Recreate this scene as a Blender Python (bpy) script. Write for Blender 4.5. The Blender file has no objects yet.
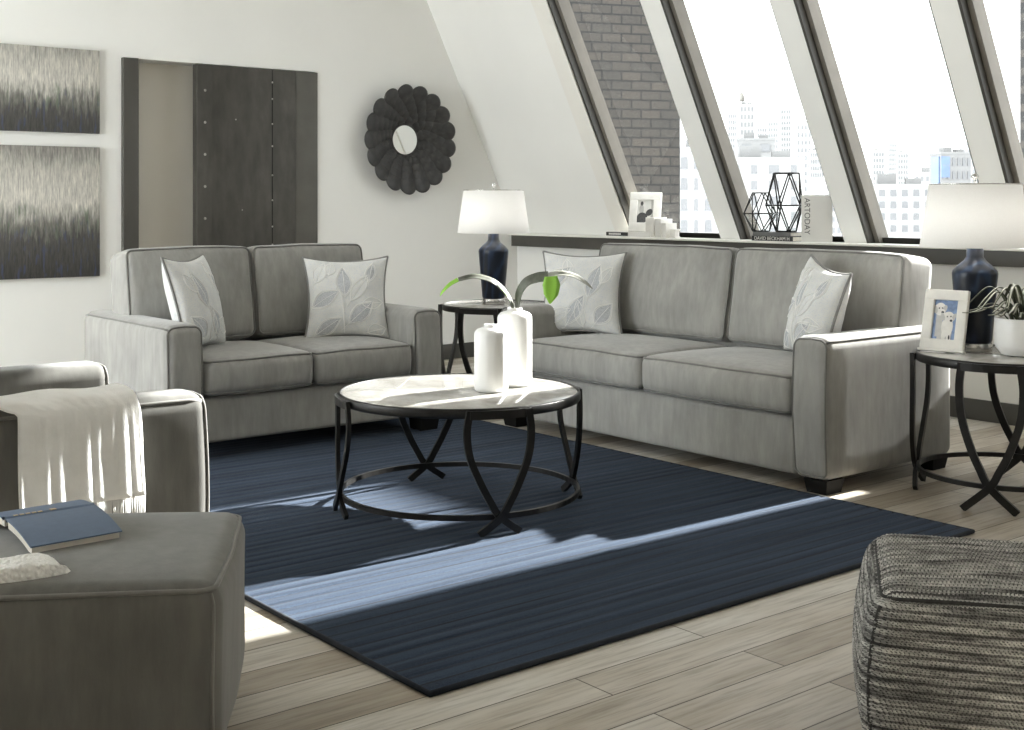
import bpy, math, random
from mathutils import Vector, Matrix, noise
random.seed(7)
PI = math.pi
SC = bpy.context.scene
COL = SC.collection

# ------------------------------------------------------------------ object helpers
def nm(o, name):
    o.name = name
    return o

def thing(name, label, cat, loc=(0, 0, 0), rotz=0, group=None, rot=None):
    o = bpy.data.objects.new(name, None)
    COL.objects.link(o)
    o.empty_display_size = .1
    o.location = loc
    o.rotation_euler = rot if rot else (0, 0, rotz)
    o['label'] = label; o['category'] = cat
    if group: o['group'] = group
    return o

def tag(o, label, cat, group=None):
    o['label'] = label; o['category'] = cat
    if group: o['group'] = group
    return o

def struct(o):
    o['kind'] = 'structure'
    return o

def dup(root, loc, rot, label, group=None):
    r = root.copy(); COL.objects.link(r)
    r.location = loc; r.rotation_euler = rot; r['label'] = label
    if group: r['group'] = group
    for ch in list(root.children):
        c = ch.copy(); COL.objects.link(c); c.parent = r
        for g in list(ch.children):
            d = g.copy(); COL.objects.link(d); d.parent = c
    return r

class MB:
    """collects shapes, then links them as one mesh object"""
    def __init__(s):
        s.v = []; s.f = []; s.m = []; s.sm = []
    def add(s, vs, fs, mat=0, smooth=True, M=None):
        b = len(s.v)
        if M is not None:
            vs = [M @ Vector(p) for p in vs]
        s.v += [tuple(p) for p in vs]
        s.f += [tuple(i + b for i in f) for f in fs]
        s.m += [mat] * len(fs); s.sm += [smooth] * len(fs)
        return s
    def box(s, x0, x1, y0, y1, z0, z1, mat=0, M=None, bev=0):
        if bev:
            sx, sy, sz = x1 - x0, y1 - y0, z1 - z0
            return s.rbox(sx, sy, sz, min(bev, sx * .49, sy * .49, sz * .49), k=2, n=1,
                          off=((x0 + x1) / 2, (y0 + y1) / 2, (z0 + z1) / 2), mat=mat, M=M)
        vs = [(x, y, z) for x in (x0, x1) for y in (y0, y1) for z in (z0, z1)]
        fs = [(0, 1, 3, 2), (4, 6, 7, 5), (0, 4, 5, 1), (2, 3, 7, 6), (0, 2, 6, 4), (1, 5, 7, 3)]
        return s.add(vs, fs, mat, False, M)
    def prism(s, poly, y0, y1, axis='y', mat=0, M=None):
        n = len(poly)
        def P(a, b, t):
            return (a, t, b) if axis == 'y' else ((t, a, b) if axis == 'x' else (a, b, t))
        vs = [P(a, b, y0) for a, b in poly] + [P(a, b, y1) for a, b in poly]
        fs = [tuple(range(n)), tuple(range(2 * n - 1, n - 1, -1))]
        fs += [(i, i + n, (i + 1) % n + n, (i + 1) % n) for i in range(n)]
        return s.add(vs, fs, mat, False, M)
    def rbox(s, sx, sy, sz, r, k=3, n=4, off=(0, 0, 0), mat=0, deform=None, M=None):
        hs = (sx / 2, sy / 2, sz / 2)
        ax = []
        for h in hs:
            a = [h - r + r * math.tan(PI / 4 * t / k) for t in range(k + 1)]
            inn = [-(h - r) + 2 * (h - r) * i / n for i in range(1, n)]
            ax.append([-q for q in reversed(a)] + inn + a)
        idx = {}; vs = []; fs = []
        def vert(p):
            key = (round(p[0], 6), round(p[1], 6), round(p[2], 6))
            if key not in idx:
                idx[key] = len(vs)
                vs.append(rmap(p, hs, r, deform, off))
            return idx[key]
        for a, b, c in ((0, 1, 2), (1, 2, 0), (2, 0, 1)):
            for sg in (-1, 1):
                A, B = ax[a], ax[b]
                for i in range(len(A) - 1):
                    for j in range(len(B) - 1):
                        q = []
                        for (u, w) in ((A[i], B[j]), (A[i + 1], B[j]), (A[i + 1], B[j + 1]), (A[i], B[j + 1])):
                            p = [0, 0, 0]; p[a] = u; p[b] = w; p[c] = sg * hs[c]
                            q.append(vert(p))
                        fs.append(tuple(q) if sg > 0 else tuple(reversed(q)))
        return s.add(vs, fs, mat, True, M)
    def tube(s, pts, r, n=8, closed=False, mat=0, M=None, rect=None, radii=None, up=None, cap=True):
        pts = [Vector(p) for p in pts]; N = len(pts)
        T = []
        for i in range(N):
            if closed: t = pts[(i + 1) % N] - pts[i - 1]
            else: t = pts[min(i + 1, N - 1)] - pts[max(i - 1, 0)]
            T.append(t.normalized())
        u = Vector(up) if up else Vector((0, 0, 1))
        if abs(u.dot(T[0])) > .95: u = Vector((1, 0, 0))
        vs = []; fs = []
        nrm = (u - T[0] * u.dot(T[0])).normalized()
        for i in range(N):
            if up:
                q = Vector(up) - T[i] * Vector(up).dot(T[i])
                if q.length > 1e-4: nrm = q.normalized()
            else:
                nrm = (nrm - T[i] * nrm.dot(T[i]))
                nrm = nrm.normalized() if nrm.length > 1e-6 else Vector((1, 0, 0))
            bn = T[i].cross(nrm)
            rr = radii[i] if radii else r
            if rect:
                w, h = rect
                ring = [(-w, -h), (w, -h), (w, h), (-w, h)]
                vs += [pts[i] + nrm * a + bn * b for a, b in ring]
            else:
                vs += [pts[i] + nrm * (math.cos(2 * PI * j / n) * rr) + bn * (math.sin(2 * PI * j / n) * rr) for j in range(n)]
        m = 4 if rect else n
        for i in range(N if closed else N - 1):
            for j in range(m):
                a = i * m + j; b = i * m + (j + 1) % m
                c = ((i + 1) % N) * m + (j + 1) % m; d = ((i + 1) % N) * m + j
                fs.append((a, d, c, b)[::-1])
        if not closed and cap:
            fs.append(tuple(range(m))[::-1]); fs.append(tuple(range((N - 1) * m, N * m)))
        return s.add(vs, fs, mat, not rect, M)
    def lathe(s, prof, n=40, mat=0, M=None, rip=None, smooth=True):
        vs = []; fs = []
        for r, z in prof:
            for j in range(n):
                a = 2 * PI * j / n
                rr = r * (1 + (rip(a, z) if rip else 0))
                vs.append((rr * math.cos(a), rr * math.sin(a), z))
        for i in range(len(prof) - 1):
            for j in range(n):
                a = i * n + j; b = i * n + (j + 1) % n
                fs.append((a, b, b + n, a + n))
        return s.add(vs, fs, mat, smooth, M)
    def disc(s, r, z, n=48, mat=0, M=None):
        vs = [(r * math.cos(2 * PI * j / n), r * math.sin(2 * PI * j / n), z) for j in range(n)]
        return s.add(vs, [tuple(range(n))], mat, False, M)
    def grid(s, nu, nv, fn, mat=0, M=None, closed_u=False):
        vs = [fn(i / nu, j / nv) for j in range(nv + 1) for i in range(nu + 1)]
        fs = [(j * (nu + 1) + i, j * (nu + 1) + i + 1, (j + 1) * (nu + 1) + i + 1, (j + 1) * (nu + 1) + i)
              for j in range(nv) for i in range(nu)]
        return s.add(vs, fs, mat, True, M)
    def build(s, name, mats, parent=None, loc=None):
        me = bpy.data.meshes.new(name)
        me.from_pydata(s.v, [], s.f)
        if not isinstance(mats, (list, tuple)): mats = [mats]
        for m in mats: me.materials.append(m)
        me.polygons.foreach_set('material_index', s.m)
        me.polygons.foreach_set('use_smooth', s.sm)
        me.update()
        o = bpy.data.objects.new(name, me)
        COL.objects.link(o)
        if parent: o.parent = parent
        if loc: o.location = loc
        return o

def rmap(p, hs, r, deform=None, off=(0, 0, 0), extra=0):
    q = [max(-(h - r), min(h - r, c)) for c, h in zip(p, hs)]
    d = [a - b for a, b in zip(p, q)]
    L = math.sqrt(sum(x * x for x in d)) or 1
    o = [a + (r + extra) * b / L for a, b in zip(q, d)]
    if deform: o = deform(o, hs)
    return (o[0] + off[0], o[1] + off[1], o[2] + off[2])

def rrect(hx, hz, r, n=6):
    """rounded rectangle outline"""
    pts = []
    for cx, cz, a0 in ((hx - r, hz - r, 0), (-(hx - r), hz - r, 90), (-(hx - r), -(hz - r), 180), (hx - r, -(hz - r), 270)):
        for i in range(n + 1):
            a = math.radians(a0 + 90 * i / n)
            pts.append((cx + r * math.cos(a), cz + r * math.sin(a)))
    return pts

def densify(pts, step, closed=True):
    out = []
    N = len(pts)
    for i in range(N if closed else N - 1):
        a, b = Vector(pts[i]), Vector(pts[(i + 1) % N])
        k = max(1, int((b - a).length / step))
        for j in range(k): out.append(tuple(a + (b - a) * j / k))
    if not closed: out.append(tuple(pts[-1]))
    return out

def catmull(pts, n=8):
    P = [Vector(p) for p in pts]
    P = [P[0] * 2 - P[1]] + P + [P[-1] * 2 - P[-2]]
    out = []
    for i in range(1, len(P) - 2):
        a, b, c, d = P[i - 1:i + 3]
        for j in range(n):
            t = j / n
            out.append(.5 * ((2 * b) + (c - a) * t + (2 * a - 5 * b + 4 * c - d) * t * t + (3 * b - a - 3 * c + d) * t ** 3))
    out.append(P[-2])
    return out

# ------------------------------------------------------------------ materials
class NT:
    def __init__(s, name):
        m = bpy.data.materials.new(name); m.use_nodes = True
        s.m = m; s.t = m.node_tree; s.n = s.t.nodes; s.l = s.t.links
        s.n.clear()
        s.out = s.n.new('ShaderNodeOutputMaterial')
        s.b = s.n.new('ShaderNodeBsdfPrincipled')
        s.l.new(s.b.outputs[0], s.out.inputs[0])
    def new(s, t, **kw):
        n = s.n.new('ShaderNode' + t)
        for k, v in kw.items(): setattr(n, k, v)
        return n
    def coord(s, scale=(1, 1, 1), rot=(0, 0, 0), kind='Object'):
        tc = s.new('TexCoord'); mp = s.new('Mapping')
        mp.inputs['Scale'].default_value = scale; mp.inputs['Rotation'].default_value = rot
        s.l.new(tc.outputs[kind], mp.inputs[0]); return mp.outputs[0]
    def noise(s, co, scale=5, detail=3, rough=.5):
        n = s.new('TexNoise'); n.inputs['Scale'].default_value = scale
        n.inputs['Detail'].default_value = detail; n.inputs['Roughness'].default_value = rough
        s.l.new(co, n.inputs['Vector']); return n.outputs['Fac']
    def ramp(s, fac, stops, interp='LINEAR'):
        r = s.new('ValToRGB'); r.color_ramp.interpolation = interp
        e = r.color_ramp.elements
        while len(e) < len(stops): e.new(.5)
        for el, (p, c) in zip(e, stops):
            el.position = p; el.color = (c[0], c[1], c[2], 1) if len(c) == 3 else c
        s.l.new(fac, r.inputs[0]); return r.outputs[0]
    def mix(s, a, b, fac=.5, mode='MIX'):
        m = s.new('Mix', data_type='RGBA', blend_type=mode)
        for sock, v in ((m.inputs[0], fac), (m.inputs[6], a), (m.inputs[7], b)):
            if isinstance(v, (int, float)): sock.default_value = v
            elif isinstance(v, tuple): sock.default_value = (v[0], v[1], v[2], 1)
            else: s.l.new(v, sock)
        return m.outputs[2]
    def math(s, op, a, b=0):
        m = s.new('Math', operation=op)
        for sock, v in zip(m.inputs, (a, b)):
            if isinstance(v, (int, float)): sock.default_value = v
            else: s.l.new(v, sock)
        return m.outputs[0]
    def bump(s, h, strength=.3, dist=.005):
        b = s.new('Bump'); b.inputs['Strength'].default_value = strength; b.inputs['Distance'].default_value = dist
        s.l.new(h, b.inputs['Height']); s.l.new(b.outputs[0], s.b.inputs['Normal'])
    def col(s, v):
        if isinstance(v, tuple): s.b.inputs['Base Color'].default_value = (v[0], v[1], v[2], 1)
        else: s.l.new(v, s.b.inputs['Base Color'])
    def set(s, **kw):
        for k, v in kw.items(): s.b.inputs[k.replace('_', ' ')].default_value = v

def srgb(r, g, b):
    return tuple(((c / 255 + .055) / 1.055) ** 2.4 if c > 10 else c / 255 / 12.92 for c in (r, g, b))

def plain(name, c, rough=.6, metal=0, var=.08, scale=6, **kw):
    m = NT(name); co = m.coord()
    f = m.noise(co, scale, 4)
    m.col(m.ramp(f, [(.3, tuple(x * (1 - var) for x in c)), (.7, tuple(min(1, x * (1 + var)) for x in c))]))
    m.set(Roughness=rough, Metallic=metal, **kw)
    return m.m

def velvet(name, c, var=.11):
    m = NT(name)
    f1 = m.noise(m.coord((20, 20, 4)), 1.4, 4, .6)
    f2 = m.noise(m.coord((3, 3, 3)), 1.5, 3)
    a = m.ramp(f1, [(.32, tuple(x * (1 - var) for x in c)), (.68, tuple(x * (1 + var) for x in c))])
    b = m.ramp(f2, [(.3, (.88,) * 3), (.7, (1.1, 1.1, 1.09))])
    m.col(m.mix(a, b, 1., 'MULTIPLY'))
    m.set(Roughness=.85, Sheen_Weight=.35, Sheen_Roughness=.4, Specular_IOR_Level=.15)
    m.bump(m.noise(m.coord((140, 140, 40)), 2, 2), .18, .002)
    return m.m

M = {}
M['wall'] = plain('wall_paint', (.86, .855, .825), .7, var=.015, scale=2)
M['wall_beige'] = plain('beige_paint', (.78, .74, .66), .7, var=.02, scale=2)
M['wall_dark'] = plain('grey_wall_paint', (.25, .25, .245), .8, var=.05)
M['ceiling'] = plain('ceiling_paint', (.86, .85, .82), .8, var=.01)
M['trim'] = plain('taupe_trim_paint', (.062, .058, .050), .45, var=.06)
M['base'] = plain('dark_baseboard_paint', (.075, .073, .065), .45, var=.06)
M['frame_dark'] = plain('window_frame_paint', (.05, .047, .040), .45, var=.1)
M['frame_lt'] = plain('window_stop_paint', (.17, .155, .13), .5, var=.1)
M['sill'] = plain('sill_paint', (.82, .80, .75), .5, var=.02)
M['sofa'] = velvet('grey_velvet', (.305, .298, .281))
M['sofa_shaded'] = velvet('grey_velvet_shaded', (.145, .142, .132))  # same velvet as the sofa, darkened to paint in foreground shade
M['pipe'] = velvet('grey_velvet_piping', (.19, .185, .174), .1)
M['foot'] = plain('black_wood', (.008, .0075, .007), .7, Specular_IOR_Level=.2)
M['iron'] = plain('black_iron', (.022, .021, .02), .42, .6, var=.3, scale=20)
M['white_cer'] = plain('white_ceramic', (.86, .855, .84), .35, var=.02)
M['silver'] = plain('brushed_silver', (.65, .64, .62), .25, 1, var=.05)
M['paper'] = plain('page_paper', (.72, .68, .60), .8, var=.08, scale=60)
M['white_fr'] = plain('distressed_white_wood', (.78, .76, .71), .55, var=.07, scale=14)
M['bookwhite'] = plain('white_book_cloth', (.74, .725, .685), .6, var=.02)
M['bookdark'] = plain('charcoal_book_cloth', (.02, .02, .02), .5)
M['ink'] = plain('white_ink', (.75, .73, .68), .6)
M['inkdark'] = plain('grey_ink', (.09, .09, .085), .6)
M['gold'] = plain('gold_foil', (.55, .42, .24), .4, .7)
M['soil'] = plain('dark_soil', (.02, .017, .013), .9, var=.4, scale=60)

# floor planks along X
def floor_mat():
    m = NT('washed_oak_planks')
    br = m.new('TexBrick'); br.offset = .37; br.offset_frequency = 2
    br.inputs['Scale'].default_value = 1; br.inputs['Mortar Size'].default_value = .0022
    br.inputs['Brick Width'].default_value = 1.35; br.inputs['Row Height'].default_value = .145
    br.inputs['Color1'].default_value = (0, 0, 0, 1); br.inputs['Color2'].default_value = (1, 1, 1, 1)
    br.inputs['Mortar'].default_value = (.5, .5, .5, 1); br.inputs['Bias'].default_value = 0
    m.l.new(m.coord(), br.inputs[0])
    tone = m.ramp(br.outputs[0], [(0, (.31, .265, .205)), (.35, (.43, .385, .32)), (.7, (.54, .505, .445)), (1, (.62, .60, .555))])
    g = m.noise(m.coord((1.6, 26, 1)), 2.2, 6, .65)
    gr = m.ramp(g, [(.3, (.62, .6, .57)), (.52, (1, 1, 1)), (.75, (1.12, 1.12, 1.12))])
    c = m.mix(tone, gr, 1., 'MULTIPLY')
    k = m.noise(m.coord((2.2, 9, 1)), 1.3, 4)
    c = m.mix(c, m.ramp(k, [(.35, (.78, .74, .68)), (.6, (1, 1, 1))]), .8, 'MULTIPLY')
    c = m.mix(c, (.06, .045, .03), br.outputs['Fac'])
    m.col(c); m.set(Roughness=.42, Specular_IOR_Level=.4)
    m.bump(m.math('SUBTRACT', m.math('MULTIPLY', g, .3), br.outputs['Fac']), .25, .003)
    return m.m
M['floor'] = floor_mat()

def rug_mat():
    m = NT('navy_wool')
    f = m.noise(m.coord((.9, 28.6, 1)), 1.0, 3, .6)
    c = m.ramp(f, [(.28, (.018, .027, .045)), (.5, (.032, .047, .076)), (.72, (.046, .065, .100))])
    g = m.noise(m.coord((260, 260, 260)), 1, 2)
    c = m.mix(c, m.ramp(g, [(.3, (.7, .7, .72)), (.7, (1.25, 1.25, 1.22))]), 1., 'MULTIPLY')
    # carved dark lines between the ribs
    sx = m.new('SeparateXYZ'); m.l.new(m.coord(), sx.inputs[0])
    wob = m.math('MULTIPLY', m.math('SUBTRACT', m.noise(m.coord((1.2, 3, 1)), 1.4, 2), .5), .012)
    yy = m.math('MODULO', m.math('ADD', m.math('ADD', sx.outputs['Y'], wob), 20.), .058)
    d = m.math('ABSOLUTE', m.math('SUBTRACT', yy, .029))
    line = m.ramp(d, [(.0, (1,) * 3), (.0045, (1,) * 3), (.0095, (0,) * 3)])
    fade = m.ramp(m.noise(m.coord((.8, 17, 1)), 1.6, 2), [(.30, (.35,) * 3), (.58, (1.,) * 3)])
    c = m.mix(c, (.006, .009, .016), m.math('MULTIPLY', line, fade))
    m.col(c)
    m.set(Roughness=.95, Sheen_Weight=.05, Sheen_Roughness=.5, Specular_IOR_Level=.05)
    m.bump(g, .5, .004)
    return m.m
M['rug'] = rug_mat()
M['rugedge'] = plain('navy_rug_binding', (.010, .013, .02), .9, var=.3, scale=50)

def stone_mat():
    m = NT('grey_faux_stone')
    f = m.noise(m.coord((2.4, 5, 1), (0, 0, .5)), 2.2, 6, .6)
    c = m.ramp(f, [(.3, (.34, .32, .29)), (.5, (.47, .455, .425)), (.7, (.57, .56, .54))])
    m.col(c); m.set(Roughness=.13, Specular_IOR_Level=.6, Coat_Weight=.3, Coat_Roughness=.05)
    return m.m
M['stone'] = stone_mat()

def navy_glass():
    m = NT('navy_glazed_ceramic')
    w = m.new('TexWave', wave_type='BANDS', bands_direction='DIAGONAL')
    w.inputs['Scale'].default_value = 9; w.inputs['Distortion'].default_value = 7; w.inputs['Detail'].default_value = 2
    m.l.new(m.coord((1, 1, .35)), w.inputs[0])
    m.col(m.ramp(w.outputs[0], [(.2, (.005, .008, .015)), (.75, (.008, .014, .030)), (1, (.016, .030, .062))]))
    m.set(Roughness=.3, Specular_IOR_Level=.35)
    m.bump(w.outputs[0], .15, .004)
    return m.m
M['navy'] = navy_glass()

def shade_mat():
    m = NT('white_linen_shade')
    f = m.noise(m.coord((300, 300, 300)), 1, 1)
    m.col(m.ramp(f, [(.3, (.82, .81, .78)), (.7, (.90, .89, .87))]))
    m.set(Roughness=.8)
    tr = m.new('BsdfTranslucent'); tr.inputs[0].default_value = (.9, .895, .88, 1)
    mx = m.new('MixShader'); mx.inputs[0].default_value = .45
    m.l.new(m.b.outputs[0], mx.inputs[1]); m.l.new(tr.outputs[0], mx.inputs[2])
    m.l.new(mx.outputs[0], m.out.inputs[0])
    return m.m
M['shade'] = shade_mat()

def glass_mat():
    m = NT('window_glass')
    tr = m.new('BsdfTransparent'); tr.inputs[0].default_value = (.97, .98, .97, 1)
    gl = m.new('BsdfGlossy'); gl.inputs['Roughness'].default_value = .02
    mx = m.new('MixShader'); mx.inputs[0].default_value = .02
    m.l.new(tr.outputs[0], mx.inputs[1]); m.l.new(gl.outputs[0], mx.inputs[2])
    m.l.new(mx.outputs[0], m.out.inputs[0])
    return m.m
M['glass'] = glass_mat()

def mirror_mat():
    m = NT('mirror_glass'); m.col((.85, .86, .85)); m.set(Roughness=.02, Metallic=1)
    return m.m
M['mirror'] = mirror_mat()

def pewter():
    m = NT('hammered_dark_metal')
    f = m.noise(m.coord((9, 9, 9)), 2, 5, .6)
    m.col(m.ramp(f, [(.3, (.030, .030, .030)), (.6, (.060, .058, .056)), (.8, (.12, .117, .112))]))
    m.set(Roughness=.36, Metallic=.5); m.bump(f, .3, .004)
    return m.m
M['pewter'] = pewter()

def steel_door():
    m = NT('aged_steel_sheet')
    f = m.noise(m.coord((1.6, 1.6, .9)), 1.8, 6, .65)
    g = m.noise(m.coord((7, 7, 2)), 2.5, 4)
    c = m.ramp(f, [(.3, (.050, .047, .040)), (.55, (.070, .066, .057)), (.75, (.10, .094, .082))])
    c = m.mix(c, m.ramp(g, [(.35, (.85,) * 3), (.65, (1.12,) * 3)]), 1., 'MULTIPLY')
    m.col(c); m.set(Roughness=.5, Metallic=.35)
    return m.m
M['steel'] = steel_door()
M['steel_lt'] = plain('lighter_steel_strip', (.105, .10, .088), .5, .3, var=.1)
M['rivet'] = plain('rivet_steel', (.35, .34, .31), .35, .8)

def brick_mat():
    m = NT('dark_brick')
    br = m.new('TexBrick'); br.offset = .5
    br.inputs['Scale'].default_value = 1; br.inputs['Mortar Size'].default_value = .0085
    br.inputs['Brick Width'].default_value = .20; br.inputs['Row Height'].default_value = .089
    br.inputs['Color1'].default_value = (.014, .0125, .0105, 1); br.inputs['Color2'].default_value = (.023, .019, .015, 1)
    br.inputs['Mortar'].default_value = (.0028, .0027, .0025, 1)
    tc = m.new('TexCoord'); sx = m.new('SeparateXYZ'); cx = m.new('CombineXYZ')
    m.l.new(tc.outputs['Object'], sx.inputs[0]); m.l.new(sx.outputs['X'], cx.inputs['X']); m.l.new(sx.outputs['Z'], cx.inputs['Y'])
    m.l.new(cx.outputs[0], br.inputs[0])
    f = m.noise(m.coord((30, 30, 30)), 1, 4)
    m.col(m.mix(br.outputs[0], m.ramp(f, [(.3, (.75,) * 3), (.7, (1.2,) * 3)]), 1., 'MULTIPLY'))
    m.set(Roughness=.85)
    m.bump(br.outputs['Fac'], .4, -.006)
    return m.m
M['brick'] = brick_mat()

def painting_mat(name, top, mid, zlo, zhi):
    """abstract vertical dabs: pale glow above, dark reeds below"""
    m = NT(name)
    sx = m.new('SeparateXYZ'); m.l.new(m.coord(), sx.inputs[0])
    st = m.noise(m.coord((95, 1, 10)), 1.0, 3, .7)
    st2 = m.noise(m.coord((40, 1, 7)), 1.0, 3, .6)
    big = m.noise(m.coord((2.5, 1, 2.5)), 1.0, 2)
    h = m.math('ADD', sx.outputs['Z'], m.math('MULTIPLY', m.math('SUBTRACT', st2, .5), .34))
    h = m.math('ADD', h, m.math('MULTIPLY', m.math('SUBTRACT', big, .5), .15))
    hn = m.math('DIVIDE', m.math('SUBTRACT', h, zlo), zhi - zlo)
    base = m.ramp(hn, [(0, (.045, .043, .040)), (.30, (.075, .073, .068)), (.42, (.19, .185, .165)), (.58, (.58, .56, .51)), (.80, (.47, .455, .41)), (1, (.24, .23, .21))])
    dab = m.ramp(st, [(.30, (.62, .62, .63)), (.5, (1, 1, 1)), (.72, (1.5, 1.48, 1.43))])
    c = m.mix(base, dab, 1., 'MULTIPLY')
    gl = m.noise(m.coord((30, 1, 6)), 1.0, 2)
    c = m.mix(c, (.10, .17, .09), m.math('MULTIPLY', m.ramp(gl, [(.56, (0,) * 3), (.66, (1,) * 3)]), m.ramp(hn, [(.25, (0,) * 3), (.45, (.5,) * 3), (.62, (0,) * 3)])))
    bl = m.noise(m.coord((33, 2, 7)), 1.3, 2)
    c = m.mix(c, (.06, .085, .19), m.math('MULTIPLY', m.ramp(bl, [(.56, (0,) * 3), (.66, (1,) * 3)]), m.ramp(hn, [(.1, (.5,) * 3), (.42, (.25,) * 3), (.5, (0,) * 3)])))
    m.col(c); m.set(Roughness=.55); m.bump(st, .4, .004)
    return m.m

def pillow_mat():
    m = NT('silver_woven_cloth')
    v = m.new('TexVoronoi'); v.inputs['Scale'].default_value = 130
    m.l.new(m.coord(), v.inputs['Vector'])
    f = m.noise(m.coord((7, 7, 7)), 1.5, 3)
    a = m.ramp(f, [(.35, (.60, .60, .59)), (.65, (.70, .698, .68))])
    b = m.ramp(v.outputs['Distance'], [(.12, (.80, .86, 1.0)), (.4, (1.04, 1.04, 1.03))])
    m.col(m.mix(a, b, .8, 'MULTIPLY')); m.set(Roughness=.85, Sheen_Weight=.15)
    m.bump(v.outputs['Distance'], .3, .002)
    return m.m
M['pillow'] = pillow_mat()
M['embro'] = plain('pale_embroidery_thread', (.84, .835, .81), .7, var=.04)
M['leafpatch'] = plain('pale_applique', (.48, .49, .51), .85, var=.22, scale=160)
M['pillowpipe'] = plain('grey_pillow_cord', (.23, .225, .215), .8, var=.1)

def throw_mat():
    m = NT('ivory_knit')
    f = m.noise(m.coord((14, 14, 14)), 1.2, 4)
    m.col(m.ramp(f, [(.3, (.81, .80, .775)), (.7, (.90, .89, .87))]))
    m.set(Roughness=.95, Sheen_Weight=.3)
    m.bump(m.noise(m.coord((260, 260, 120)), 1, 2), .35, .003)
    return m.m
M['throw'] = throw_mat()

def fleece_mat():
    m = NT('white_fleece')
    v = m.new('TexVoronoi'); v.inputs['Scale'].default_value = 110
    m.l.new(m.coord(), v.inputs['Vector'])
    m.col(m.ramp(v.outputs['Distance'], [(.0, (.93, .925, .90)), (.5, (.78, .77, .74))]))
    m.set(Roughness=.95); m.bump(v.outputs['Distance'], 1., -.006)
    return m.m
M['fleece'] = fleece_mat()

def pouf_mat():
    m = NT('woven_rag_strips')
    tc = m.new('TexCoord'); sn = m.new('SeparateXYZ'); sx = m.new('SeparateXYZ')
    m.l.new(tc.outputs['Normal'], sn.inputs[0]); m.l.new(tc.outputs['Object'], sx.inputs[0])
    top = m.math('GREATER_THAN', sn.outputs['Z'], .72)
    inv = m.math('SUBTRACT', 1., top)
    row = m.math('ADD', m.math('MULTIPLY', sx.outputs['Y'], top), m.math('MULTIPLY', sx.outputs['Z'], inv))
    colm = m.math('ADD', sx.outputs['X'], m.math('MULTIPLY', sx.outputs['Y'], inv))
    cx = m.new('CombineXYZ'); m.l.new(m.math('MULTIPLY', colm, 5.), cx.inputs[0]); m.l.new(m.math('MULTIPLY', row, 60.), cx.inputs[1])
    c2 = m.new('CombineXYZ'); m.l.new(m.math('MULTIPLY', colm, 70.), c2.inputs[0]); m.l.new(m.math('MULTIPLY', row, 120.), c2.inputs[1])
    f = m.noise(cx.outputs[0], 1, 3, .6); g = m.noise(c2.outputs[0], 1, 3, .6)
    c = m.ramp(f, [(.32, (.06, .059, .056)), (.45, (.28, .275, .26)), (.58, (.50, .49, .46)), (.75, (.72, .705, .67))])
    ph = m.math('MULTIPLY', m.math('FLOOR', m.math('DIVIDE', row, .0175)), PI)
    knot = m.math('SINE', m.math('ADD', m.math('MULTIPLY', colm, 2 * PI / .0085), ph))
    rib = m.math('SINE', m.math('MULTIPLY', row, 2 * PI / .00875))
    k = m.math('ADD', m.math('MULTIPLY', m.math('MULTIPLY', knot, rib), .5), .5)
    c = m.mix(c, m.ramp(k, [(.10, (.06, .06, .06)), (.42, (1, 1, 1))]), .95, 'MULTIPLY')
    gv = m.math('ADD', m.math('MULTIPLY', m.math('SINE', m.math('MULTIPLY', row, 2 * PI / .0175)), .5), .5)
    c = m.mix(c, m.ramp(gv, [(.05, (.33,) * 3), (.40, (1,) * 3)]), 1., 'MULTIPLY')  # shade between the woven rows put into the colour
    c = m.mix(c, m.ramp(g, [(.3, (.6,) * 3), (.6, (1.2,) * 3)]), 1., 'MULTIPLY')
    m.col(c); m.set(Roughness=.9); m.bump(k, .6, .005)
    return m.m
M['pouf'] = pouf_mat()
M['poufseam'] = plain('dark_pouf_seam', (.035, .034, .032), .9, var=.4, scale=60)

M['bookblue'] = plain('blue_book_cloth', (.098, .142, .225), .55, var=.05, scale=60)
M['bookbluedk'] = plain('dark_blue_spine_groove', (.010, .014, .024), .6)

def leaf_mat(name, a, b, sc=30):
    m = NT(name)
    f = m.noise(m.coord((sc, sc, sc)), 1, 3)
    m.col(m.ramp(f, [(.35, a), (.65, b)])); m.set(Roughness=.45)
    return m.m
M['leafgrey'] = leaf_mat('grey_green_leaf', (.05, .056, .04), (.13, .135, .11), 24)
M['leafpale'] = leaf_mat('pale_leaf_underside', (.16, .165, .135), (.36, .36, .32), 20)
M['leafgreen'] = plain('vivid_green_leaf', (.24, .48, .055), .5, var=.06)
M['spider'] = leaf_mat('dark_strap_leaf', (.03, .035, .022), (.09, .10, .06), 30)
M['spiderlt'] = leaf_mat('cream_striped_leaf', (.40, .41, .33), (.62, .62, .54), 30)

# ------------------------------------------------------------------ room shell
XL, XR, YB, YF, ZC = -1.35, 6.63, 8.15, -2.2, 3.1
SL = .5               # how far the attic wall leans inwards per metre of height
ZS = 1.0              # height where the lean starts
def xin(z): return XR - SL * (z - ZS)

b = MB(); b.box(XL - .2, XR + .35, YF - .2, YB + .4, -.1, 0); struct(b.build('floor', M['floor']))
b = MB(); b.box(XL - .2, xin(ZC) + .5, YF - .2, YB + .4, ZC, ZC + .15); struct(b.build('ceiling', M['ceiling']))

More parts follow.
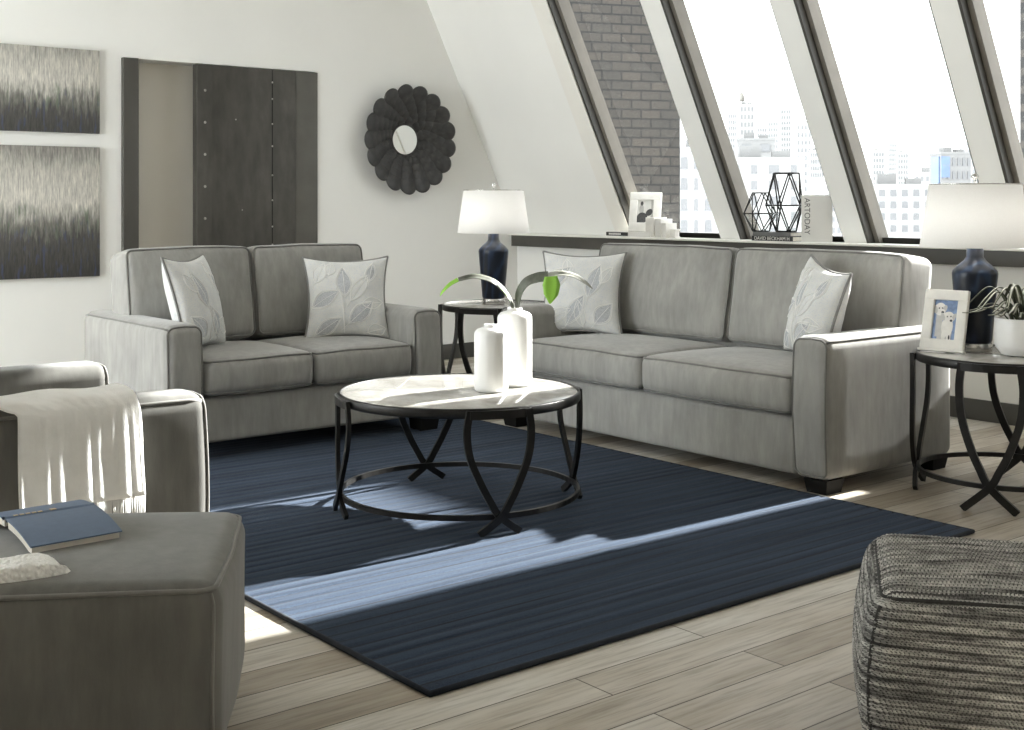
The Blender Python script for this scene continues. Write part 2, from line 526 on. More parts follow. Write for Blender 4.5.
# right wall: low straight wall, then the leaning wall with four openings up to the header
WIN = [(5.90, 6.77), (4.865, 5.715), (3.83, 4.69), (3.175, 3.665), (.20, 1.06), (-.85, .01)]  # last two openings are out of view, added for light from the right
ZW0, ZW1, TH = 1.03, 3.0, .17
b = MB()
b.box(XR, XR + .35, YF, YB + .2, 0, ZS)
def lean(y0, y1, z0, z1):
    b.prism([(xin(z0), z0), (xin(z0) + TH, z0), (xin(z1) + TH, z1), (xin(z1), z1)], y0, y1)
edges = [YB + .2] + [e for w in WIN for e in (w[1], w[0])] + [YF]
for i in range(0, len(edges), 2): lean(edges[i + 1], edges[i], ZS, ZC)
for y0, y1 in WIN:
    lean(y0, y1, ZW1, ZC)
struct(b.build('wall_right', M['wall']))
b = MB()
b.prism([(xin(ZS) - .018, ZS), (xin(ZS) + .0, ZS), (xin(ZC), ZC), (xin(ZC) - .018, ZC)], 6.772, 6.93)
struct(b.build('trim_4', M['sill']))

for i, (y0, y1) in enumerate(WIN):
    fr = MB()
    def lb(x_off0, x_off1, a0, a1, z0, z1, mat):
        fr.prism([(xin(z0) + x_off0, z0), (xin(z0) + x_off1, z0), (xin(z1) + x_off1, z1), (xin(z1) + x_off0, z1)], a0, a1, mat=mat)
    # dark lining, lighter stop behind it
    lb(-.012, .16, y1 - .018, y1 + .0, ZS + .0, ZW1, 0); lb(.02, .16, y0, y0 + .018, ZS, ZW1, 0)
    lb(.05, .16, y1 - .05, y1 - .018, ZS, ZW1, 1); lb(.09, .16, y0 + .018, y0 + .05, ZS, ZW1, 1)
    lb(.09, .16, y0, y1, ZS, ZS + .035, 0); lb(.10, .16, y0, y1, ZW1 - .05, ZW1, 0)
    o = struct(fr.build('window_%d' % (i + 1), [M['frame_dark'], M['frame_lt']]))
    g = MB()
    z0, z1 = ZS + .03, ZW1 - .04
    g.prism([(xin(z0) + .130, z0), (xin(z0) + .135, z0), (xin(z1) + .135, z1), (xin(z1) + .130, z1)], y0 + .03, y1 - .03)
    g.build('pane', M['glass'], o)

# sill ledge and its dark apron board
b = MB(); b.box(6.48, 6.78, YF, 8.09, .985, 1.0, bev=.003); struct(b.build('trim_1', M['sill']))
b = MB(); b.box(6.515, 6.64, YF, 8.09, .895, .985, bev=.003); struct(b.build('trim_2', M['trim']))

# back wall with a shallow recess beside the steel door
b = MB()
b.box(XL - .2, 3.333, YB, YB + .4, 0, ZC)
b.box(3.333, 4.70, YB + .22, YB + .4, 0, ZC)
b.box(3.333, 4.70, YB, YB + .22, 2.22, ZC)
b.box(4.70, XR + .3, YB, YB + .4, 0, ZC)
struct(b.build('wall_back', M['wall']))
b = MB(); b.box(11.6, 13.0, 4.76, 6.45, -6, 9); b.box(11.6, 13.0, 3.75, 4.76, -6, 4.58); struct(b.build('sun_blocker', M['brick']))  # unseen block added outside to keep sun off the loveseat and tabletop
b = MB(); b.box(3.334, 4.699, YB + .205, YB + .2195, 0, 2.219); struct(b.build('wall_recess', M['wall_beige']))
b = MB(); b.box(3.225, 3.333, YB - .035, YB + .205, 0, 2.22, bev=.004); struct(b.build('trim_3', M['trim']))

d = MB(); d.box(3.755, 4.53, YB - .015, YB + .05, .01, 2.215, bev=.004)
door = struct(d.build('door_1', M['steel']))
d = MB(); d.box(4.53, 4.715, YB - .012, YB + .05, .01, 2.215, bev=.004); d.build('edge_strip', M['steel_lt'], door)
d = MB(); d.box(3.757, 3.87, YB - .0175, YB - .014, .02, 2.21); d.build('edge_plate', M['steel'], door)
d = MB(); d.box(4.335, 4.341, YB - .0155, YB - .0145, .02, 2.21); d.build('seam', M['foot'], door)
riv = []
for z in [.25 + .223 * k for k in range(9)]:
    riv.append((3.817, z, .011))
for z in (.3, .52, .73, .95, 1.08, 1.27, 1.45, 1.66, 1.82, 2.0, 2.12):
    riv.append((4.338, z, .007))
riv += [(4.05, 1.84, .006), (4.10, 1.2, .005)]
for x, z, r in riv:
    k = MB(); k.lathe([(0, .006), (r * .6, .005), (r, 0)], 10, M=Matrix.Translation((x, YB - .0165, z)) @ Matrix.Rotation(PI / 2, 4, 'X'))
    k.build('rivet', M['rivet'], door)

WY = 4.6
# walls out of the picture, put in to control the light: one on the left with a broad window, one behind the camera
b = MB()
b.box(XL - .2, XL, YF, WY, 0, ZC); b.box(XL - .2, XL, 7.7, YB + .2, 0, ZC)
b.box(XL - .2, XL, WY, 7.7, 0, .35); b.box(XL - .2, XL, WY, 7.7, 2.6, ZC)
struct(b.build('wall_left', M['wall']))
fr = MB()
for y in (WY, 6.05, 7.65):
    fr.box(XL - .12, XL - .06, y, y + .05, .35, 2.6)
fr.box(XL - .12, XL - .06, WY, 7.7, .35, .40); fr.box(XL - .12, XL - .06, WY, 7.7, 2.55, 2.6)
o = struct(fr.build('window_7', M['frame_dark']))
g = MB(); g.box(XL - .094, XL - .088, WY + .02, 7.68, .37, 2.58); g.build('pane', M['glass'], o)
b = MB(); b.box(XL - .2, XR + .35, YF - .2, YF, 0, ZC); struct(b.build('wall_front', M['wall_dark']))

b = MB(); b.box(XR - .018, XR, YF, YB - .018, 0, .12, bev=.004); struct(b.build('baseboard_right', M['base']))
b = MB(); b.box(4.72, XR - .0, YB - .018, YB, 0, .12, bev=.004); b.box(XL, 3.224, YB - .018, YB, 0, .12, bev=.004)
struct(b.build('baseboard_back', M['base']))

# ------------------------------------------------------------------ couches (local: front at y=0 facing -y, width along x)
def arm_mesh(w, d, z0, z1, sgn):
    mb = MB()
    H = z1 - z0
    def df(p, hs):
        x, y, z = p
        t = (z + hs[2]) / (2 * hs[2])
        flare = .018 * math.sin(PI * min(1, max(0, t))) ** 1.0
        if sgn * x < 0 and t < .5: x += sgn * .010 * (1 - t * 2)    # inner edge draws in towards the floor
        front = max(0, -y / hs[1])
        y -= .014 * front * math.sin(PI * t)
        z += .012 * (1 - (x / hs[0]) ** 2) * (1 if z > 0 else 0)
        return [x, y, z]
    off = (0, d / 2, (z0 + z1) / 2)
    mb.rbox(w, d, H, .045, k=4, n=8, off=off, deform=df)
    hs = (w / 2, d / 2, H / 2)
    pp = MB()
    pts = densify([(x, z) for x, z in rrect(hs[0], hs[2], .042)], .04)
    for_y = -hs[1]
    loop = [rmap((x, for_y, z), hs, .045, df, off, .002) for x, z in pts]
    pp.tube([p for p in loop], .005, 6, closed=True)
    pp.tube([rmap((sgn * hs[0], hs[1] * (2 * k / 16 - 1), hs[2]), hs, .045, df, off, .002) for k in range(17)], .0055, 6)
    return mb, pp

def cushion_mesh(w, d, h, r, top=.03, front=.02, side=.006, seed=0, wrinkle=.004, off=(0, 0, 0), tilt=0, back=False):
    mb = MB()
    sd = Vector((seed * 3.7, seed * 1.3, 5.1))
    def df(p, hs):
        x, y, z = p
        u, v, w_ = x / hs[0], y / hs[1], z / hs[2]
        bx, by, bz = max(0, 1 - u * u), max(0, 1 - v * v), max(0, 1 - w_ * w_)
        nz = noise.noise(Vector((x * 5, y * 5, z * 5)) + sd)
        nz2 = noise.noise(Vector((x * 14, y * 14, z * 9)) + sd)
        z += w_ * top * (bx * by) ** .6 + wrinkle * nz
        y += v * front * (bx * bz) ** .6 + wrinkle * (nz + .6 * nz2) * (1 if back else .6)
        x += u * side * (by * bz) ** .6
        if tilt:
            c, s_ = math.cos(tilt), math.sin(tilt)
            y, z = y * c - (z + hs[2]) * s_, y * s_ + (z + hs[2]) * c - hs[2]
        return [x, y, z]
    mb.rbox(w, d, h, r, k=3, n=12, off=off, deform=df)
    hs = (w / 2, d / 2, h / 2)
    pp = MB()
    if back:   # welt round the front face
        pts = densify(rrect(hs[0], hs[2], r * .9), .04)
        pp.tube([rmap((x, -hs[1], z), hs, r, df, off, .003) for x, z in pts], .0055, 6, closed=True)
    else:      # welts round the top and the bottom edge
        pts = densify(rrect(hs[0], hs[1], r * .9), .04)
        pp.tube([rmap((x, y, hs[2]), hs, r, df, off, .003) for x, y in pts], .0055, 6, closed=True)
        pp.tube([rmap((x, y, -hs[2]), hs, r, df, off, .002) for x, y in pts], .005, 6, closed=True)
    return mb, pp

def couch(name, label, cat, loc, rot, width, n, fab, arm=.195, depth=.98, zb=.06):
    t = thing(name, label, cat, loc, rot)
    hw = width / 2
    for s in (-1, 1):
        m, p = arm_mesh(arm, depth - .02, zb, .665, s)
        a = m.build('arm', fab, t, (s * (hw - arm / 2), 0, 0)); p.build('piping', M['pipe'], a)
    inner = width - 2 * arm
    b = MB(); b.rbox(inner, .10, .31 - zb, .02, off=(0, .075, (.31 + zb) / 2), n=8); b.build('front_rail', fab, t)
    b = MB()
    b.rbox(width - .36, .25, .84, .05, off=(0, depth - .135, .50), n=8); b.build('back_frame', fab, t)
    b = MB(); b.box(-inner / 2, inner / 2, .12, depth - .17, .14, .30); b.build('seat_deck', fab, t)
    for s in (-1, 1):
        for y in (.075, depth - .105):
            f = MB()
            f.lathe([(0, 0), (.072, 0), (.088, zb + .002), (0, zb + .002)], 4, M=Matrix.Translation((s * (hw - .075), y, 0)) @ Matrix.Rotation(PI / 4, 4, 'Z'), smooth=False)
            f.build('foot', M['foot'], t)
    cw = inner / n
    for i in range(n):
        x = -inner / 2 + cw * (i + .5)
        m, p = cushion_mesh(cw - .006, .70, .168, .038, top=.028, front=.022, seed=i + width, off=(x, .345, .410))
        c = m.build('seat_cushion', fab, t); p.build('piping', M['pipe'], c)
    bw = (width - .15) / n
    for i in range(n):
        x = -(width - .15) / 2 + bw * (i + .5)
        ww = min(bw, 2) - .008
        m, p = cushion_mesh(ww, .24, .50, .045, top=.012, front=.045, side=.004, seed=9 + i + width, wrinkle=.006, off=(x, .735, .755), tilt=-.16, back=True)
        c = m.build('back_cushion', fab, t); p.build('piping', M['pipe'], c)
    return t

# loveseat along the back wall, sofa along the window wall, armchair at the left
couch('loveseat', 'grey velvet two-seat loveseat in front of the steel door and back wall', 'loveseat',
      (3.2175, 5.58, 0), 0, 1.595, 2, M['sofa'], depth=1.10, zb=.095)
couch('sofa', 'long grey velvet sofa under the slanted windows beside the framed dog picture', 'sofa',
      (4.385, 4.43, 0), -PI / 2, 2.25, 2, M['sofa'])
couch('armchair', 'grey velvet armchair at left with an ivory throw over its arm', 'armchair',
      (1.69, 4.065, 0), PI / 2 - .035, 1.06, 1, M['sofa_shaded'])

# ------------------------------------------------------------------ throw pillows
def leaf_outline(cx, cz, ang, L, W, n=12):
    out = []
    for sgn in (1, -1):
        rng = range(n + 1) if sgn > 0 else range(n - 1, 0, -1)
        for i in rng:
            t = i / n
            w = W * math.sin(PI * t ** .85) * .5
            u = (t) * L
            out.append((cx + math.cos(ang) * u - math.sin(ang) * w * sgn, cz + math.sin(ang) * u + math.cos(ang) * w * sgn))
    return out

def pillow(label, loc, yaw, tilt, size=.49, T=.095, seed=0, leaves=(), roll=0):
    t = thing('throw_pillow', label, 'pillow', loc, rot=(tilt, roll, yaw))
    h = size / 2
    sd = Vector((seed * 5.3, 1.7, seed))
    def outline(u, v):
        x = h * u * (1 - .13 * (1 - v * v)); z = h * v * (1 - .13 * (1 - u * u))
        return x, z
    def surf(u, v, sg):
        x, z = outline(u, v)
        th = T * (max(0, (1 - u * u)) * max(0, (1 - v * v))) ** .42
        th *= 1 + .10 * noise.noise(Vector((u * 2.3, v * 2.3, sg)) + sd)
        th += .004 * noise.noise(Vector((u * 5, v * 5, sg * 3)) + sd) * (1 - u * u) * (1 - v * v)
        return (x, sg * -th, z + h)
    N = 26
    mb = MB()
    cs = [math.sin(PI / 2 * (2 * i / N - 1)) for i in range(N + 1)]
    for sg in (1, -1):
        vs = [surf(cs[i], cs[j], sg) for j in range(N + 1) for i in range(N + 1)]
        fs = []
        for j in range(N):
            for i in range(N):
                q = (j * (N + 1) + i, j * (N + 1) + i + 1, (j + 1) * (N + 1) + i + 1, (j + 1) * (N + 1) + i)
                fs.append(q if sg > 0 else q[::-1])
        mb.add(vs, fs)
    mb.build('cover', M['pillow'], t)
    per = [(cs[i], -1) for i in range(N)] + [(1, cs[i]) for i in range(N)] + [(cs[N - i], 1) for i in range(N)] + [(-1, cs[N - i]) for i in range(N)]
    p = MB(); p.tube([(outline(u, v)[0] * 1.012, 0, outline(u, v)[1] * 1.012 + h) for u, v in per], .0065, 6, closed=True)
    p.build('piping', M['pillowpipe'], t)
    e = MB(); fills = []
    def on(x, z, lift):
        u, v = max(-.97, min(.97, x)), max(-.97, min(.97, z))
        q = surf(u, v, 1); return (q[0], q[1] - lift, q[2])
    for (cx, cz, a, L, W, fill) in leaves:
        ol = leaf_outline(cx, cz, math.radians(a), L, W)
        for k in (0, .035):
            ol2 = leaf_outline(cx + math.cos(math.radians(a)) * k, cz + math.sin(math.radians(a)) * k, math.radians(a), L - 2 * k, max(.02, W - 2 * k))
            if k == 0 or fill: e.tube([on(x, z, .0015) for x, z in ol2], .0026 if k == 0 else .0016, 5, closed=True)
        e.tube([on(cx + math.cos(math.radians(a)) * L * s_, cz + math.sin(math.radians(a)) * L * s_, .0012) for s_ in [i / 8 for i in range(-2, 8)]], .0018, 5)
        if fill:
            n = 12; A = leaf_outline(cx, cz, math.radians(a), L, W * .8)
            left = A[:n + 1]; right = [A[0]] + A[n + 1:][::-1] + [A[n]]
            vs = []; fs = []
            for l, r in zip(left, right):
                for k in range(5):
                    vs.append(on(l[0] + (r[0] - l[0]) * k / 4, l[1] + (r[1] - l[1]) * k / 4, .0008))
            for i in range(n):
                for k in range(4):
                    q = i * 5 + k; fs.append((q, q + 5, q + 6, q + 1))
            f = MB(); f.add(vs, fs); fills.append(f)
    em = e.build('leaf_embroidery', M['embro'], t)
    for f in fills: f.build('leaf_fill', M['leafpatch'], em)
    return t

LV1 = [(-.1, -.95, 95, 1.0, 0, False), (-.1, -.05, 92, .85, .42, True), (-.85, .35, 60, .62, .3, False), (-.95, -.25, 28, .8, .42, True), (.05, -.15, 55, .85, .34, False),
       (-.8, -.95, 30, .7, .40, True), (.0, -.75, 42, .9, .42, True), (.45, -.95, 20, .5, .3, False), (.55, .35, 80, .55, .3, True), (-.5, .55, 70, .4, .25, False), (.35, -.25, 10, .6, .3, False)]
LV2 = [(-.3, -.9, 60, .9, .4, True), (.25, -.2, 75, .95, .42, True), (-.9, .1, 40, .85, .4, True), (-.85, -.75, 20, .7, .34, False), (.4, -.85, 50, .75, .4, True), (-.3, .35, 100, .55, .3, False), (.55, .2, 60, .5, .28, False), (.1, -.95, 100, .7, .28, False)]
pillow('silver leaf-patterned pillow leaning on the left arm of the loveseat', (2.79, 5.93, .505), math.radians(42), -.26, seed=1, leaves=[(x * -1, z, 180 - a, L, W, f) for x, z, a, L, W, f in LV2])
pillow('silver leaf-patterned pillow at the right end of the loveseat', (3.62, 5.92, .497), math.radians(-25), -.29, size=.468, seed=2, leaves=LV1)
pillow('silver leaf-patterned pillow at the far end of the sofa, behind the white vases', (4.74, 5.27, .505), math.radians(-54), -.28, size=.48, seed=3, leaves=LV2)
pillow('silver leaf-patterned pillow leaning on the near sofa arm beside the dog picture', (4.77, 3.74, .505), math.radians(-121), -.24, size=.475, seed=4, roll=.14, leaves=LV1)

# ------------------------------------------------------------------ rug
b = MB()
RX0, RX1, RY0, RY1 = 1.83, 4.335, 2.60, 6.20
P = .058
ny = int((RY1 - RY0) / P)
prof = []
for k in range(ny):
    for s_, z in ((0, .0), (.10, .5), (.28, .92), (.5, 1.), (.72, .92), (.90, .5)):
        prof.append((RY0 + P * (k + s_) + .0, z))
prof.append((RY0 + P * ny, 0))
NX = 70
def rugpt(i, j):
    x = RX0 + (RX1 - RX0) * i / NX
    y, z = prof[j]
    amp = .0042 + .0025 * noise.noise(Vector((x * 1.3, y * 16, 0)))
    yy = y + .006 * noise.noise(Vector((x * 1.1, y * 2.6, 4)))
    if j in (0, len(prof) - 1): yy = y
    return (x, yy, .012 + amp * z)
vs = [rugpt(i, j) for j in range(len(prof)) for i in range(NX + 1)]
fs = [(j * (NX + 1) + i, j * (NX + 1) + i + 1, (j + 1) * (NX + 1) + i + 1, (j + 1) * (NX + 1) + i) for j in range(len(prof) - 1) for i in range(NX)]
rug = thing('area_rug', 'navy blue ribbed rectangular rug under the round coffee table', 'rug', (0, 0, 0))
b.add(vs, fs); b.build('pile', M['rug'], rug)
b = MB(); ye = RY0 + P * ny
b.tube(densify([(RX0, RY0, .0085), (RX1, RY0, .0085), (RX1, ye, .0085), (RX0, ye, .0085)], .2), .0085, 8, closed=True)
b.box(RX0, RX1, RY0, ye, .001, .010)
b.build('binding', M['rugedge'], rug)

# ------------------------------------------------------------------ round tables with crossed bow legs
def round_table(name, label, cat, loc, rotz, R, H, sep, foot, zc, bar=.011, seam=True, group=None):
    t = thing(name, label, cat, loc, rotz, group)
    b = MB(); n = 64
    b.lathe([(0, H - .012), (R - .004, H - .012), (R - .001, H - .009), (R - .001, H - .003), (R - .005, H), (0, H)], n)
    top = b.build('tabletop', M['stone'], t)
    if seam:
        for k in range(2):
            a = math.radians(20 + 90 * k + 45); s_ = MB()
            q = R * .55
            w = math.sqrt(R * R - q * q) - .01
            Mx = Matrix.Rotation(a, 4, 'Z')
            s_.box(-w, w, q - .0012, q + .0012, H - .001, H + .0003, M=Mx)
            s_.build('seam', M['frame_lt'], top)
    b = MB()
    b.lathe([(R - .022, H - .012), (R - .022, H - .032), (R + .006, H - .034), (R + .010, H - .028), (R + .010, H - .002), (R + .006, H + .003), (R - .001, H + .003), (R - .001, H - .012), (R - .022, H - .012)], n)
    b.build('rim', M['iron'], t)
    b = MB()
    b.tube([((R + .0) * math.cos(2 * PI * i / 72), (R + .0) * math.sin(2 * PI * i / 72), zc) for i in range(72)], 0, closed=True, rect=(.010, .007), up=(0, 0, 1))
    b.build('lower_ring', M['iron'], t)
    RR = R + .017
    for k in range(4):
        ph = k * PI / 2
        for s_ in (-1, 1):
            cp = [(H - .004, sep), (H * .82, sep * 1.10), (H * .62, sep * 1.0), (H * .42, sep * .66), (zc + (H * .42 - zc) * .45, sep * .33), (zc, 0), (0.008, -foot)]
            pts = []
            for q in catmull([(z, u, 0) for z, u in cp], 7):
                z, u = q[0], q[1] * s_
                a = ph + u / RR
                rr = RR + .0055 * s_
                pts.append((rr * math.cos(a), rr * math.sin(a), z))
            l = MB(); l.tube(pts, 0, rect=(bar * .62, bar), up=(math.cos(ph), math.sin(ph), 0))
            l.build('leg', M['iron'], t)
        # plate joining the two leg heads
        l = MB()
        l.tube([(RR * math.cos(ph + sep / RR * q), RR * math.sin(ph + sep / RR * q), H - .020) for q in (-1, -.6, -.2, .2, .6, 1)], 0, rect=(.016, .007), up=(0, 0, 1))
        l.build('leg_bracket', M['iron'], t)
    return t

round_table('coffee_table', 'round coffee table with stone top and crossed black iron legs on navy rug', 'coffee table',
            (3.06, 4.135, .013), math.radians(-109), .484, .470, .115, .082, .068, bar=.013)
et = round_table('end_table', 'round end table beside the sofa carrying the dog picture and white planter', 'end table',
                 (5.013, 2.85, 0), math.radians(-160), .36, .603, .115, .105, .105, bar=.015, seam=False, group='round iron end tables')
dup(et, (4.98, 6.30, 0), (0, 0, math.radians(-150)), 'round end table in the corner between loveseat and sofa', 'round iron end tables')

M['bulb'] = plain('frosted_bulb', (.9, .9, .88), .4)
_b = M['bulb'].node_tree.nodes['Principled BSDF']
_b.inputs['Emission Color'].default_value = (1, .99, .97, 1); _b.inputs['Emission Strength'].default_value = 130
# ------------------------------------------------------------------ lamps
def lamp(label, loc):
    t = thing('table_lamp', label, 'lamp', loc, group='navy table lamps')
    b = MB(); b.lathe([(0, 0), (.071, 0), (.073, .003), (.073, .030), (.071, .033), (0, .033)], 48); b.build('base', M['silver'], t)
    b = MB(); b.lathe([(0, .032), (.068, .033), (.072, .045), (.078, .12), (.087, .22), (.095, .315), (.0965, .335), (.094, .347), (.075, .368), (.048, .391), (.040, .402), (.036, .41), (.035, .455), (0, .455)], 56)
    b.build('body', M['navy'], t)
    b = MB(); b.lathe([(0, .455), (.018, .455), (.018, .53), (0, .531)], 20); b.build('socket', M['silver'], t)
    b = MB(); b.lathe([(.232, .452), (.192, .728), (.190, .728), (.230, .452), (.232, .452)], 64); sh = b.build('lamp_shade', M['shade'], t)
    w = MB(); w.tube([(.04, 0, .51), (.055, 0, .60), (.03, 0, .70), (0, 0, .722), (0, 0, .737)], .0025, 6); w.tube([(-.04, 0, .51), (-.055, 0, .60), (-.03, 0, .70), (0, 0, .722)], .0025, 6)
    for k in range(3):
        a = k * 2 * PI / 3
        w.tube([(0, 0, .722), (.191 * math.cos(a), .191 * math.sin(a), .722)], .003, 6)
    w.tube([(.191 * math.cos(2 * PI * i / 48), .191 * math.sin(2 * PI * i / 48), .7255) for i in range(48)], .003, 6, closed=True)
    w.build('spider_fitter', M['silver'], sh)
    b = MB(); b.lathe([(0, .53), (.014, .532), (.03, .57), (.028, .60), (.012, .622), (0, .625)], 20); b.build('bulb', M['bulb'], t)
    b = MB(); b.lathe([(0, .735), (.007, .736), (.007, .742), (.004, .745), (.012, .752), (.0165, .760), (.012, .770), (0, .775)], 20); b.build('finial', M['silver'], t)
    return t
l1 = lamp('navy glazed table lamp with white shade beside the dog picture', (5.035, 3.01, .606))
dup(l1, (4.96, 6.34, .606), (0, 0, 1.1), 'navy glazed table lamp with white shade in the corner under the petal mirror')

# ------------------------------------------------------------------ vases and leaves on the coffee table
def vase(label, loc, r, h):
    t = thing('vase', label, 'vase', loc, group='white ceramic vases')
    b = MB()
    prof = [(0, 0), (r * .86, 0), (r * .96, .006), (r, .02), (r, h * .5), (r, h - .045), (r * .97, h - .032), (r * .82, h - .02), (r * .55, h - .014), (r * .44, h - .011), (r * .42, h), (r * .36, h), (r * .36, h - .02), (0, h - .04)]
    b.lathe(prof, 120, rip=lambda a, z: .006 * math.sin(a * 12) if .01 < z < h - .02 else 0)
    b.build('body', M['white_cer'], t)
    return t
vase('short white ridged ceramic vase, empty, on the coffee table', (3.145, 4.035, .4845), .070, .272)
vase('tall white ridged ceramic vase holding long drooping leaves on the coffee table', (3.325, 4.105, .4845), .073, .325)

def blade(mb, pts, widths, up=(0, 0, 1), fold=.25, mat=0, th=.0012):
    """a long leaf: two-sided blade with a central crease"""
    P_ = catmull(pts, 8); N = len(P_)
    vs = []; fs = []
    for i, p in enumerate(P_):
        t = (P_[min(i + 1, N - 1)] - P_[max(i - 1, 0)]).normalized()
        side = t.cross(Vector(up))
        side = side.normalized() if side.length > 1e-3 else Vector((1, 0, 0))
        nr = side.cross(t).normalized()
        q = i / (N - 1) * (len(widths) - 1); a = int(min(q, len(widths) - 2)); w = widths[a] + (widths[a + 1] - widths[a]) * (q - a)
        for k, (s_, l) in enumerate(((-1, fold), (-.5, fold * .35), (0, 0), (.5, fold * .35), (1, fold))):
            vs.append(p + side * (w * s_) + nr * (w * l + th))
        for k, (s_, l) in enumerate(((1, fold), (.5, fold * .35), (0, 0), (-.5, fold * .35), (-1, fold))):
            vs.append(p + side * (w * s_) + nr * (w * l - th))
    for i in range(N - 1):
        for k in range(10):
            a = i * 10 + k; c = i * 10 + (k + 1) % 10
            fs.append((a, c, c + 10, a + 10))
    fs.append(tuple(range(10))[::-1]); fs.append(tuple(range((N - 1) * 10, N * 10)))
    mb.add(vs, fs, mat)

CF = Vector((.6277, .7784, 0)); CR = Vector((.7784, -.6277, 0))   # away from the door side / towards the windows
vz = Vector((3.325, 4.105, .4845 + .325))
def R3(a, d_, z): return vz + CR * a + CF * d_ + Vector((0, 0, z))
lf = thing('leaf_spray', 'drooping grey-green leaves with a vivid green tip standing in the tall vase', 'leaves', tuple(vz))
def leafpart(name, mat, pts, widths, up=(0, 0, 1), fold=.25):
    b = MB(); blade(b, [Vector(p) - vz for p in pts], widths, up, fold); return b.build(name, mat, lf)
leafpart('leaf', M['leafgrey'], [R3(-.004, 0, -.10), R3(-.010, 0, 0), R3(-.035, -.01, .055), R3(-.09, -.02, .108), R3(-.165, -.03, .130), R3(-.235, -.035, .118)], [.004, .007, .013, .019, .020, .015], up=CF * -.5 + Vector((0, 0, 1)))
leafpart('leaf_tip', M['leafgreen'], [R3(-.235, -.035, .118), R3(-.268, -.04, .100), R3(-.298, -.043, .072), R3(-.312, -.045, .052)], [.014, .012, .007, .001], up=CF * -.5 + Vector((0, 0, 1)))
leafpart('leaf_patch', M['leafgreen'], [R3(-.021, -.006, .032), R3(-.045, -.016, .072), R3(-.072, -.022, .101)], [.005, .010, .007], up=CF * -.5 + Vector((0, 0, 1)), fold=.2)
leafpart('leaf', M['leafgrey'], [R3(.006, 0, -.12), R3(.012, 0, 0), R3(.020, 0, .06), R3(.050, -.01, .105), R3(.095, -.02, .124), R3(.14, -.03, .130)], [.005, .009, .017, .023, .026, .026], up=CF * -.7 + Vector((-.4, 0, .8)))
leafpart('leaf_end', M['leafpale'], [R3(.135, -.03, .130), R3(.19, -.035, .142), R3(.245, -.04, .135), R3(.29, -.045, .110), R3(.325, -.05, .082)], [.024, .022, .016, .012, .002], up=CF * -.5 + Vector((0, 0, 1)))
leafpart('hanging_leaf', M['leafgreen'], [R3(.150, -.062, .135), R3(.152, -.068, .10), R3(.150, -.07, .06), R3(.146, -.07, .022)], [.026, .037, .030, .003], up=CF * -1, fold=.15)

# ------------------------------------------------------------------ framed pictures
def ell(mb, cx, cy, rx, ry, z, mat, a=0, n=18):
    pts = []
    for i in range(n):
        t = 2 * PI * i / n; x, y = rx * math.cos(t), ry * math.sin(t)
        pts.append((cx + x * math.cos(a) - y * math.sin(a), -z, cy + x * math.sin(a) + y * math.cos(a)))
    mb.add(pts, [tuple(range(n))], mat, False)
def quad(mb, x0, x1, z0, z1, l, mat):
    mb.add([(x0, -l, z0), (x1, -l, z0), (x1, -l, z1), (x0, -l, z1)], [(0, 1, 2, 3)], mat, False)

def frame_parts(t, w, h, bd):
    b = MB()
    b.box(-w / 2, w / 2, -.022, 0, 0, bd, bev=.004); b.box(-w / 2, w / 2, -.022, 0, h - bd, h, bev=.004)
    b.box(-w / 2, -w / 2 + bd, -.0215, 0, bd - .004, h - bd + .004, bev=.004); b.box(w / 2 - bd, w / 2, -.0215, 0, bd - .004, h - bd + .004, bev=.004)
    b.build('frame', M['white_fr'], t)
    b = MB(); b.box(-w / 2 + .01, w / 2 - .01, -.008, -.001, .01, h - .01); b.build('backing', M['bookdark'], t)
    b = MB(); b.prism([(-.004, h * .62), (.055, .0), (.066, .0), (.004, h * .66)], -.018, .018, 'x'); b.build('easel_stand', M['bookdark'], t)
    b = MB(); b.box(-w / 2 - .006, w / 2 + .006, -.026, .002, -.008, .0); b.build('foot_rail', M['white_fr'], t)

cA = plain('photo_blue', (.16, .24, .42), .3, var=.35, scale=40)
cB = plain('photo_dog_white', (.72, .70, .66), .3, var=.1, scale=30)
cC = plain('photo_dark', (.03, .03, .035), .3)
cD = plain('photo_dog_shade', (.48, .47, .45), .3, var=.1, scale=30)
t = thing('picture_frame', 'white wooden frame with a photo of two white dogs on the end table', 'picture frame', (4.855, 3.055, .614), rot=(-.26, 0, math.radians(-82)))
W_, H_, BD = .195, .262, .045
frame_parts(t, W_, H_, BD)
p = MB()
x0, x1, z0, z1 = -W_ / 2 + BD - .002, W_ / 2 - BD + .002, BD - .002, H_ - BD + .002
quad(p, x0, x1, z0, z1, .010, 0)
p0 = len(p.v)
ell(p, .002, .066, .026, .027, .0104, 3); quad(p, -.022, .026, z0, .085, .0105, 3)
quad(p, -.030, -.008, z0 + .01, .135, .0106, 3)
ell(p, -.019, .146, .020, .022, .0108, 1); ell(p, -.036, .145, .007, .015, .0109, 3, .3); ell(p, -.003, .148, .007, .013, .0109, 3, -.3)
ell(p, -.012, .138, .011, .009, .011, 1); ell(p, -.010, .136, .005, .004, .0112, 2); ell(p, -.023, .149, .0025, .0025, .0112, 2); ell(p, -.012, .150, .0025, .0025, .0112, 2)
ell(p, .010, .088, .020, .034, .0110, 1); ell(p, .000, .058, .007, .020, .0112, 1); ell(p, .018, .056, .007, .018, .0112, 1)
ell(p, .012, .119, .021, .020, .0114, 1); ell(p, -.007, .121, .006, .014, .0115, 3, .35); ell(p, .031, .121, .006, .014, .0115, 3, -.35)
ell(p, .018, .111, .011, .009, .0116, 1); ell(p, .022, .109, .005, .004, .0118, 2); ell(p, .008, .122, .0025, .0025, .0118, 2); ell(p, .020, .123, .0025, .0025, .0118, 2)
